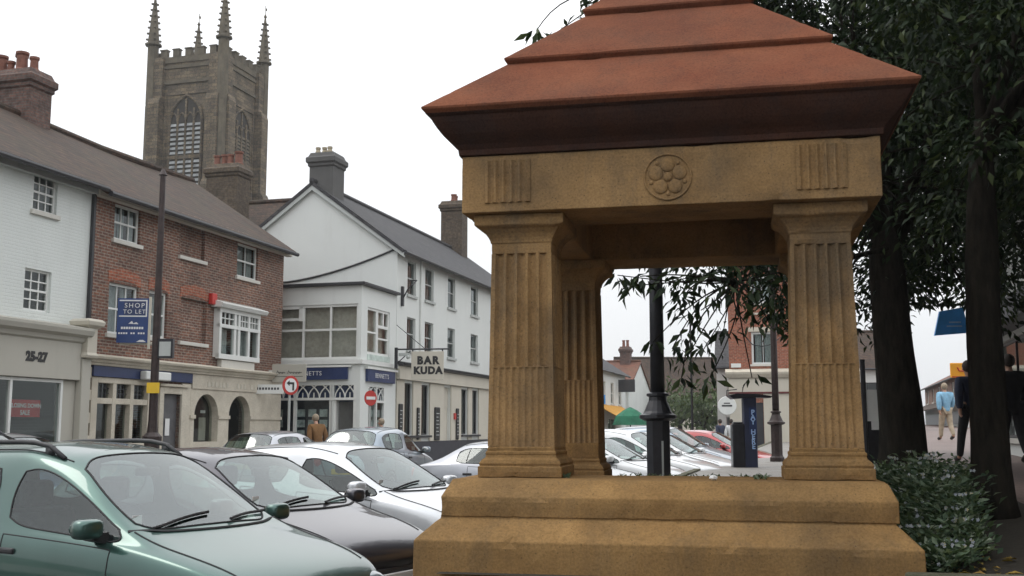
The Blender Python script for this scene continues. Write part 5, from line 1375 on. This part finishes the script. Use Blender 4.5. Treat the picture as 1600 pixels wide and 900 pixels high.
def person(loc, rz, label, H, top, legs, hair, stride=.18, swing=.12, lean=0.0, girth=1.0, group=None):
    k = H/1.75; g_ = girth
    def L(z, y): return y + lean*max(0, z-.95)          # leaning forward from the hips
    J = {}
    def P(n_, x, y, z, r): J[n_] = (x*k, L(z, y)*k, z*k, r*k)
    P('hem', 0, 0, .86, .128*g_); P('pel', 0, 0, .97, .105*g_); P('wst', 0, -.005, 1.12, .105*g_); P('chs', 0, -.01, 1.32, .125*g_); P('nkb', 0, 0, 1.46, .065); P('nck', 0, .012, 1.53, .052)
    P('jaw', 0, .045, 1.585, .062); P('hd', 0, .03, 1.66, .080); P('top', 0, .02, 1.725, .055)
    for s, nm in ((1, 'L'), (-1, 'R')):
        a = s*swing
        P('sh'+nm, s*.185*g_, -.005, 1.42, .060*g_); P('el'+nm, s*.235*g_, -.03+a*.5, 1.15, .043*g_); P('wr'+nm, s*.235*g_, .04+a*1.2, .92, .028); P('pm'+nm, s*.235*g_, .06+a*1.3, .86, .030)
        for f in range(4): P('f%d%s' % (f, nm), s*(.235-.012), .085+a*1.35-.024*f, .785+.012*(f in (0, 3)), .009)
        P('th'+nm, s*.215, .10+a*1.3, .84, .010)
        b = -s*stride
        P('hp'+nm, s*.092, .0, .92, .088*g_); P('kn'+nm, s*.098, b*.55+.03, .50, .060*g_); P('an'+nm, s*.10, b*1.1-(.05 if b < 0 else 0), .09+(.05 if b < 0 else 0), .040); P('to'+nm, s*.115, b*1.1+.15, .045+(.0 if b < 0 else .0), .036)
    names = [q for q in J if q != 'hem']; ix = {n_: i for i, n_ in enumerate(names)}
    ed = [('pel', 'wst'), ('wst', 'chs'), ('chs', 'nkb'), ('nkb', 'nck'), ('nck', 'jaw'), ('jaw', 'hd'), ('hd', 'top')]
    for nm in 'LR':
        ed += [('chs', 'sh'+nm), ('sh'+nm, 'el'+nm), ('el'+nm, 'wr'+nm), ('wr'+nm, 'pm'+nm), ('pm'+nm, 'th'+nm)]+[('pm'+nm, 'f%d%s' % (f, nm)) for f in range(4)]
        ed += [('pel', 'hp'+nm), ('hp'+nm, 'kn'+nm), ('kn'+nm, 'an'+nm), ('an'+nm, 'to'+nm)]
    body = skin_obj('person', [J[n_] for n_ in names], [(ix[a], ix[b]) for a, b in ed], M['skin'], None)
    body.location = loc; body.rotation_euler = (0, 0, rz); tag(body, label, 'person', group)
    def cloth(name, ns, es, grow, mat):
        ii = {n_: i for i, n_ in enumerate(ns)}
        return skin_obj(name, [(*J[n_][:3], J[n_][3]+grow*k) for n_ in ns], [(ii[a], ii[b]) for a, b in es], mat, body)
    ns = ['hem', 'pel', 'wst', 'chs', 'nkb']+[q+nm for nm in 'LR' for q in ('sh', 'el', 'wr')]
    cloth('jacket', ns, [('hem', 'pel'), ('pel', 'wst'), ('wst', 'chs'), ('chs', 'nkb')]+[e_ for nm in 'LR' for e_ in (('chs', 'sh'+nm), ('sh'+nm, 'el'+nm), ('el'+nm, 'wr'+nm))], .034, top)
    ns = ['pel']+[q+nm for nm in 'LR' for q in ('hp', 'kn', 'an')]
    cloth('trousers', ns, [e_ for nm in 'LR' for e_ in (('pel', 'hp'+nm), ('hp'+nm, 'kn'+nm), ('kn'+nm, 'an'+nm))], .020, legs)
    for nm in 'LR': cloth('shoe', ['an'+nm, 'to'+nm], [('an'+nm, 'to'+nm)], .016, M['shoe'])
    h = J['hd']; m = MB(); m.ball((h[0], h[1]-.018*k, h[2]+.020*k), .096*k, .108*k, .112*k, 14, 10)
    for i, v in enumerate(m.v):                          # open at the face
        if v.y > h[1]+.03*k and v.z < h[2]+.045*k: v.y = h[1]+.03*k - .02*k
    m.build('hair', hair, body, smooth=True)
    m = MB(); m.ball((h[0], h[1]+.098*k, h[2]-.035*k), .012*k, .020*k, .020*k, 8, 6)
    for s in (1, -1): m.ball((h[0]+s*.088*k, h[1], h[2]-.025*k), .010*k, .020*k, .030*k, 8, 6)
    m.build('nose_and_ears', M['skin'], body, smooth=True)
    m = MB()
    for s in (1, -1): m.ball((h[0]+s*.032*k, h[1]+.082*k, h[2]-.008*k), .010*k, .008*k, .006*k, 8, 6)
    m.box(h[0]-.022*k, h[0]+.022*k, h[1]+.070*k, h[1]+.088*k, h[2]-.082*k, h[2]-.076*k)
    m.build('eyes_and_mouth', M['hair'], body)
    return body
def stand(px, Y, dz=0):
    p = at(px, 690, Y); return Vector((p.x, p.y, verge_h(p.x, p.y)-.005+dz))
person(stand(1480, 34), .15, 'person in pale blue top and khaki trousers walking away down the right pavement', 1.74, M['cloth_blue'], M['cloth_khaki'], M['hair_fair'], .16, girth=1.12)
person(stand(1519, 18), .05, 'person in dark navy clothes half hidden by the nearer tree trunk', 1.64, M['cloth_navy'], M['cloth_black'], M['hair'], .26)
person(stand(1584, 17.6), .0, 'person in black jacket and trousers walking at the right edge', 1.72, M['cloth_black'], M['cloth_black'], M['hair'], .18, girth=1.12)
p = at(497, 690, 30.5); person((p.x, p.y, .125+gz(p.y)), .5, 'person in brown jacket bending by the corner shop window', 1.74, M['cloth_brown'], M['cloth_dark'], M['hair_fair'], .05, .05, .35, girth=1.05)
p = at(596, 690, 32.5); person((p.x, p.y, .125+gz(p.y)), 1.2, 'fair haired person in black coat beside the corner shop', 1.62, M['cloth_black'], M['cloth_dark'], M['hair_fair'], .08)
p = at(1126, 690, 50); person((p.x, p.y, gz(p.y)), .4, 'person in navy top near the white side house', 1.72, M['cloth_navy'], M['cloth_dark'], M['hair'], .12)
p = at(1143, 690, 49); person((p.x, p.y, gz(p.y)), -.4, 'person in pale clothes near the red brick building door', 1.72, M['cloth_pale'], M['cloth_khaki'], M['hair'], .1)

# ================================================================= trees and plants
def leaf_obj(name, pos, axis, nrm, length, width, mat, parent=None, fold=.25):
    """many leaves: two folded triangles each"""
    pos, axis, nrm = map(np.asarray, (pos, axis, nrm))
    axis = axis/np.linalg.norm(axis, axis=1, keepdims=True)
    side = np.cross(axis, nrm); side /= np.maximum(np.linalg.norm(side, axis=1, keepdims=True), 1e-6)
    nn = np.cross(side, axis)
    n = len(pos); Lh = np.asarray(length).reshape(-1, 1)*np.ones((n, 1)); W = np.asarray(width).reshape(-1, 1)*np.ones((n, 1))
    a = pos; b = pos+axis*Lh*.45+side*W*.5+nn*W*fold; c = pos+axis*Lh-nn*Lh*.12; d = pos+axis*Lh*.45-side*W*.5+nn*W*fold; e_ = pos+axis*Lh*.5
    v = np.stack([a, b, c, d, e_], 1).reshape(-1, 3)
    o = (np.arange(n)*5)[:, None]
    f = np.concatenate([o+np.array([[0, 1, 4]]), o+np.array([[1, 2, 4]]), o+np.array([[0, 4, 3]]), o+np.array([[4, 2, 3]])], 0)
    me = bpy.data.meshes.new(name)
    me.vertices.add(len(v)); me.vertices.foreach_set('co', v.ravel().astype(np.float32))
    me.loops.add(f.size); me.loops.foreach_set('vertex_index', f.ravel().astype(np.int32))
    me.polygons.add(len(f)); me.polygons.foreach_set('loop_start', (np.arange(len(f))*3).astype(np.int32))
    me.update(calc_edges=True); me.validate()
    return link_mesh(name, me, mat, parent)

def spray(c, n, R, length, droop=.6):
    """a leafy clump round c: leaves hanging outward and down"""
    d = rng.normal(size=(n, 3)); d /= np.linalg.norm(d, axis=1, keepdims=True)
    r = R*rng.random((n, 1))**.5
    pos = np.array(c)+d*r*np.array([1, 1, .75])
    ax = d*np.array([1, 1, .4])+rng.normal(size=(n, 3))*.35; ax[:, 2] -= droop
    nm = rng.normal(size=(n, 3))*.6; nm[:, 2] += 1
    return pos, ax, nm, length*(.65+.7*rng.random(n))

def limb(m, a, b, r0, r1, bend=.15, n=6):
    a, b = Vector(a), Vector(b); L = (b-a).length; off = Vector((rnd.uniform(-1, 1), rnd.uniform(-1, 1), rnd.uniform(-.2, .8)))*bend*L
    pts = [a.lerp(b, i/n)+off*math.sin(PI*i/n) for i in range(n+1)]
    m.tube(pts, [r0+(r1-r0)*i/n for i in range(n+1)], 7); return pts

def street_tree(base, lean, rt, hfork, crown, label, nclump, per, R, leaf_len, keep, extra=(), seed=1):
    base = Vector(base); e = empty('street_tree', base, 0, label, 'tree', 'trees growing on the raised verge')
    m = MB(); fork = Vector((lean[0], lean[1], hfork)); N = 14; pts = []; rad = []
    for i in range(N+1):
        u = i/N; pts.append(Vector((lean[0]*u+.03*math.sin(5*u+seed), lean[1]*u+.03*math.cos(4*u+seed), hfork*u-.1*(1-u)))); rad.append(rt*(1+.55*math.exp(-u*14)-.12*u-.42*u**6+.03*math.sin(9*u)))
    m.tube(pts, rad, 14); top_ = pts[-1]
    for v in m.v:
        a = math.atan2(v.y, v.x); k = 1+.05*math.sin(a*5+v.z*1.3)+.03*math.sin(a*9-v.z*2); v.x *= k; v.y *= k
    m.build('trunk', M['bark'], e, smooth=True)
    cc, rr = np.array(crown[0])-np.array(base), np.array(crown[1])
    ends = []
    ml = MB()
    mains = []
    for i in range(9):
        a = 2*PI*i/9+seed; zz = rr[2]*rnd.uniform(-.25, .55); q = Vector((cc[0]+rr[0]*.55*math.cos(a), cc[1]+rr[1]*.55*math.sin(a), cc[2]+zz))
        if not keep(np.array([q+base]))[0]: continue
        mains.append(limb(ml, top_-Vector((0, 0, rnd.uniform(0, .5))), q, rt*.36, rt*.09))
    pos, ax, nm, ln = [], [], [], []; n0 = 0
    clumps = []
    while len(clumps) < nclump:
        d = rng.normal(size=3); d /= np.linalg.norm(d); r = rng.random()**.42
        c = cc+d*rr*r
        if d[2] < -.2: c[2] += rng.random()*.4
        w = np.array([c+np.array(base)])
        if keep(w)[0]: clumps.append(c)
    for c in clumps:
        if rnd.random() < .45 and mains:
            pl = min(mains, key=lambda q: (q[-1]-Vector(c)).length); s = min(pl[2:], key=lambda q: (q-Vector(c)).length)
            limb(ml, s, c, rt*.07, .008, .1, 4)
        q = spray(c, int(per*rng.uniform(.6, 1.4)), R*rng.uniform(.7, 1.25), leaf_len); [a.append(b) for a, b in zip((pos, ax, nm, ln), q)]
    n0 = sum(len(q) for q in pos)
    for c, n_, R_, src in extra:
        c = np.array(c)-np.array(base)
        if src is not None: limb(ml, Vector(src)-base, Vector(c), .045 if n_ > 35 else .012, .006, .16, 8)
        q = spray(c, max(5, int(n_*.9)), R_*1.15, leaf_len*1.4, .95); [a.append(b) for a, b in zip((pos, ax, nm, ln), q)]
    pos, ax, nm = np.concatenate(pos), np.concatenate(ax), np.concatenate(nm); ln = np.concatenate(ln)
    k = keep(pos+np.array(base)) | (np.arange(len(pos)) >= n0) if extra else keep(pos+np.array(base))
    ml.build('branches', M['bark'], e, smooth=True)
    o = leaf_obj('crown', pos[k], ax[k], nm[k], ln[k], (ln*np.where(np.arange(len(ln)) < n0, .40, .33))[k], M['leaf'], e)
    return e
def keep1(p):          # keeps the foliage clear of the pavilion
    p = np.asarray(p); x, y, z = p[:, 0], p[:, 1], p[:, 2]
    low = 3.05 - .95*np.clip((x-3.9)/.4, 0, 1)*np.clip((5.35-x)/.3, 0, 1) - .75*np.clip((x-5.6)/.4, 0, 1)
    gap = (x/y > .368) & (x/y < .428) & (z < EYE+.113*y)          # the view kept open down the pavement
    return ~gap & (y > 11.9) & (z > low) & (x > .25 + .09*(y-12) + .22*np.clip(6.2-z, 0, 9))
def keep2(p):
    p = np.asarray(p); x, y, z = p[:, 0], p[:, 1], p[:, 2]
    gap = (x/y > .368) & (x/y < .428) & (z < EYE+.113*y)
    return ~gap & (x > 3.25) & (y > 6.4) & (z > 2.6)
fork1 = Vector((4.9, 13.9, 4.0))
T1 = at(1412, 735, 14.0)
def e1(px, py, Y, n, R, src=True):
    q = at(px, py, Y); return (tuple(q), n, R, (fork1 if src is True else src))
hub = tuple(at(1150, 440, 13.2))
ex = [(hub, 60, .45, fork1)]
for px, py, n_, R in ((1000, 432, 16, .18), (985, 447, 14, .16), (965, 430, 10, .12), (1045, 440, 26, .26), (1100, 440, 40, .34), (1065, 470, 20, .2), (1095, 485, 22, .24), (1075, 525, 20, .22), (1050, 545, 12, .15), (1100, 545, 18, .2),
                      (1070, 565, 14, .16), (1110, 590, 12, .14), (1065, 590, 8, .10), (1150, 470, 14, .24), (1190, 455, 18, .28), (1165, 505, 10, .2), (1200, 500, 8, .2), (1130, 520, 14, .18), (1228, 440, 20, .28), (1020, 535, 8, .10), (1175, 590, 6, .10)):
    ex.append((tuple(at(px, py, 13.2+rnd.uniform(-.5, .6))), n_, R, hub))
twig = tuple(at(1010, -30, 12.8))
ex += [(twig, 40, .4, (4.4, 13.6, 6.2)), (tuple(at(838, 48, 12.6)), 14, .14, twig), (tuple(at(868, 52, 12.7)), 12, .14, twig), (tuple(at(915, 8, 12.7)), 18, .2, twig), (tuple(at(940, -20, 12.8)), 30, .3, twig)]
street_tree((T1.x, T1.y, verge_h(T1.x, T1.y)), (-.1, .0), .275, 3.3, ((4.9, 15.2, 6.9), (4.2, 3.4, 4.0)), 'thick trunked dark leafy tree right behind the pavilion', 540, 135, .62, .13, keep1, ex, 1)
T2 = at(1548, 838, 8.9)
street_tree((T2.x, T2.y, verge_h(T2.x, T2.y)), (.16, .1), .145, 3.3, ((5.7, 9.4, 5.7), (2.5, 3.0, 3.3)), 'slimmer dark trunked tree at the right edge beside the flower bed', 440, 135, .55, .10, keep2, (), 2)
def keep3(p): return np.asarray(p)[:, 2] > 4.0
street_tree((7.6, 21.5, verge_h(7.6, 21.5)), (.1, 0), .2, 3.8, ((7.9, 21.5, 7.3), (3.0, 3.0, 3.3)), 'farther tree rising over the right hand pavement behind the others', 110, 80, .7, .2, keep3, (), 3)

def far_tree(px, Y, h, r, label, n=900):
    p = at(px, 670, Y); e = empty('far_tree', (p.x, p.y, 0), 0, label, 'tree', 'trees at the far end of the street')
    m = MB(); m.tube([(0, 0, -.1), (.05, 0, h*.3), (0, .1, h*.65)], [.25, .2, .1], 8)
    for a in range(5): limb(m, (0, 0, h*.35), (r*.6*math.cos(a*1.3), r*.6*math.sin(a*1.3), h*.7), .1, .03)
    m.build('trunk', M['bark'], e)
    P_, A_, N_, L_ = [], [], [], []
    for i in range(28):
        d = rng.normal(size=3); d /= np.linalg.norm(d); c = np.array([0, 0, h*.62])+d*np.array([r, r, h*.36])*rng.random()**.4
        q = spray(c, n//28, r*.33, .42); [a.append(b) for a, b in zip((P_, A_, N_, L_), q)]
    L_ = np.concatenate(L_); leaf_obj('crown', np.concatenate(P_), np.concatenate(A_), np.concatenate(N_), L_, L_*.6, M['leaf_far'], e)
far_tree(1062, 92, 5.8, 3.6, 'round brownish green tree left in the far clump'); far_tree(1098, 84, 5.2, 2.8, 'low dark bush like tree right of the thin column'); far_tree(1030, 120, 6.5, 4.5, 'farthest dark tree hidden by the stout lamp post')

# flower bed and leaf litter
P_, A_, N_, L_ = [], [], [], []
FP, FA, FN = [], [], []
cnt = 0
while cnt < 520:
    a = rnd.uniform(1.60, 3.6); bb = rnd.uniform(-.30, 4.2)
    q = P0 + PR*a + PB*bb
    if q.x/q.y > .418: continue
    if (q-Vector((T2.x, T2.y, 0))).xy.length < .35: continue
    zg = verge_h(q.x, q.y)
    h = (1.3 if rnd.random() < .12 else 1)*min(rnd.uniform(.16, .50)*(.5 + .5*ss(bb, -.3, .9)), EYE-zg-.030*q.y*rnd.uniform(1., 1.35)); cnt += 1
    if a < 1.75: h *= .7
    n_ = rnd.randint(26, 40)
    u = rng.random(n_); ang = rng.random(n_)*2*PI
    pos = np.stack([q.x+.10*np.cos(ang)*u+.04*rng.normal(size=n_), q.y+.10*np.sin(ang)*u+.04*rng.normal(size=n_), zg+h*(.08+.9*u)], 1)
    ax = np.stack([np.cos(ang), np.sin(ang), .2+.9*rng.random(n_)], 1); nm = rng.normal(size=(n_, 3))*.5+np.array([0, 0, 1])
    P_.append(pos); A_.append(ax); N_.append(nm); L_.append(.035+.055*rng.random(n_))
    if rnd.random() < .22:
        for kf in range(rnd.randint(2, 6)):
            c = np.array([q.x+rnd.gauss(0, .05), q.y+rnd.gauss(0, .05), zg+h*1.02])
            for w in range(5):
                t = w*2*PI/5; FP.append(c); FA.append((math.cos(t), -.25, math.sin(t))); FN.append((0, -1, .35))
L_ = np.concatenate(L_)
bed = empty('flower_bed_planting', (P0.x+2.4, P0.y+1, .7), 0)
tag(bed, 'low blue green bedding plants with tiny pale flowers beside the pavilion steps', 'bedding plants', kind='stuff')
off = np.array(bed.location)
leaf_obj('foliage', np.concatenate(P_)-off, np.concatenate(A_), np.concatenate(N_), L_, L_*.45, M['bedleaf'], bed)
leaf_obj('blossom', np.array(FP)-off, np.array(FA, float), np.array(FN, float), .011+.007*rng.random(len(FP)), .012, M['bedflower'], bed)
pos = []
while len(pos) < 420:
    a = rnd.uniform(1.75, 6.0); bb = rnd.uniform(-.42, 2.6) if rnd.random() < .8 else rnd.uniform(-.4, .2); q = P0+PR*a+PB*bb
    if a < 3.3 and bb > .25: continue
    pos.append((q.x, q.y, verge_h(q.x, q.y)+.012))
pos = np.array(pos); n_ = len(pos); t = rng.random(n_)*2*PI
o = leaf_obj('fallen_leaves', pos, np.stack([np.cos(t), np.sin(t), .1*np.ones(n_)], 1), np.stack([rng.normal(size=n_)*.3, rng.normal(size=n_)*.3, np.ones(n_)], 1), .05+.06*rng.random(n_), .035, M['litter'])
tag(o, 'yellow and brown fallen leaves scattered on the damp soil', 'fallen leaves', kind='stuff')
# moss and weeds at the foot of the pillars
P_, A_, N_ = [], [], []
for cx_, cy_, n_, w in ((-.80, 2.45, 90, .22), (.0, 3.2, 120, .7), (.62, .25, 24, .05), (-.76, .2, 16, .04)):
    for i in range(n_):
        q = P0+PR*(cx_+rnd.uniform(-w, w))+PB*(cy_+rnd.uniform(-.08, .08)); t = rnd.uniform(0, 2*PI)
        P_.append((q.x, q.y, 1.212 if cy_ > 1 else 1.328)); A_.append((math.cos(t), math.sin(t), rnd.uniform(.3, 1.6))); N_.append((rnd.gauss(0, .5), rnd.gauss(0, .5), 1))
o = leaf_obj('moss', P_, A_, N_, .025+.04*rng.random(len(P_)), .018, M['bedleaf'])
tag(o, 'small tufts of moss and weeds at the feet of the pavilion pillars', 'moss', kind='stuff')
q = P0+PR*.30+PB*.03
m = MB(); m.ball((0, 0, .018), .028, .02, .018, 7, 5)
for v in m.v: v.x += rnd.uniform(-.006, .006); v.z += rnd.uniform(-.004, .004)
o = m.build('paper_scrap', M['whitepaint']); o.location = (q.x, q.y, 1.329); tag(o, 'crumpled white paper scrap on the pavilion sill', 'litter')

# ================================================================= sky, sun, camera
w = bpy.data.worlds.new('World'); sc.world = w; w.use_nodes = True
nt = w.node_tree; bg = nt.nodes['Background']
sky = nt.nodes.new('ShaderNodeTexSky'); sky.sky_type = 'NISHITA'; sky.sun_disc = False
SE, SA = math.radians(55), math.radians(-80)        # sun height; azimuth measured from +Y, clockwise
sky.sun_elevation = SE; sky.sun_rotation = SA; sky.air_density = 1.0; sky.dust_density = 4.0; sky.ozone_density = 1.0
mx = nt.nodes.new('ShaderNodeMix'); mx.data_type = 'RGBA'; mx.inputs[0].default_value = .88
nt.links.new(sky.outputs[0], mx.inputs[6])
tc = nt.nodes.new('ShaderNodeTexCoord'); nz = nt.nodes.new('ShaderNodeTexNoise'); nz.inputs['Scale'].default_value = 1.6; nz.inputs['Detail'].default_value = 5
nt.links.new(tc.outputs['Generated'], nz.inputs['Vector'])
rp = nt.nodes.new('ShaderNodeValToRGB'); rp.color_ramp.elements[0].position = .3; rp.color_ramp.elements[0].color = (.82, .85, .89, 1); rp.color_ramp.elements[1].position = .7; rp.color_ramp.elements[1].color = (1, 1, 1, 1)
nt.links.new(nz.outputs['Fac'], rp.inputs[0])
ml = nt.nodes.new('ShaderNodeVectorMath'); ml.operation = 'SCALE'; ml.inputs['Scale'].default_value = 10.5
sx = nt.nodes.new('ShaderNodeSeparateXYZ'); nt.links.new(tc.outputs['Generated'], sx.inputs[0])
gr = nt.nodes.new('ShaderNodeMapRange'); gr.inputs['To Min'].default_value = 6.9; gr.inputs['To Max'].default_value = 18.5     # an overcast sky is brightest overhead
nt.links.new(sx.outputs[2], gr.inputs['Value']); nt.links.new(gr.outputs[0], ml.inputs['Scale'])
nt.links.new(rp.outputs[0], ml.inputs[0]); nt.links.new(ml.outputs[0], mx.inputs[7])
nt.links.new(mx.outputs[2], bg.inputs['Color']); bg.inputs['Strength'].default_value = .12
s = bpy.data.lights.new('sun', 'SUN'); s.energy = .55; s.angle = math.radians(20); s.color = (1, .96, .9)
so = bpy.data.objects.new('sun', s); C.objects.link(so)
dirv = Vector((math.cos(SE)*math.sin(SA), math.cos(SE)*math.cos(SA), math.sin(SE)))
so.rotation_euler = dirv.to_track_quat('Z', 'Y').to_euler()
cam = bpy.data.cameras.new('camera'); cam.sensor_width = 36; cam.lens = F/1600*36; cam.clip_end = 3000; cam.clip_start = .05
co = bpy.data.objects.new('camera', cam); C.objects.link(co); co.location = (0, 0, EYE); co.rotation_euler = (PI/2+TH, 0, 0)
sc.camera = co
vs_ = sc.view_settings; vs_.view_transform = 'Standard'; vs_.look = 'None'; vs_.exposure = .2; vs_.gamma = 1; vs_.use_curve_mapping = False
sc.cycles.use_denoising = True; sc.cycles.max_bounces = 6; sc.cycles.transparent_max_bounces = 12
sc.cycles.caustics_reflective = False; sc.cycles.caustics_refractive = False

# thin grey air of a damp day
hz = MB(); hz.box(-410, 410, -70, 610, -1.2, 46)
hm = bpy.data.materials.new('haze'); hm.use_nodes = True; hn = hm.node_tree
hn.nodes.remove(hn.nodes['Principled BSDF']); pv = hn.nodes.new('ShaderNodeVolumePrincipled')
pv.inputs['Color'].default_value = (.93, .96, 1, 1); pv.inputs['Density'].default_value = .00042; pv.inputs['Anisotropy'].default_value = .2
hn.links.new(pv.outputs[0], hn.nodes['Material Output'].inputs['Volume'])
ho = hz.build('haze', hm); tag(ho, 'thin grey haze of a damp overcast day over the street', 'haze', kind='stuff')
sc.cycles.volume_bounces = 1
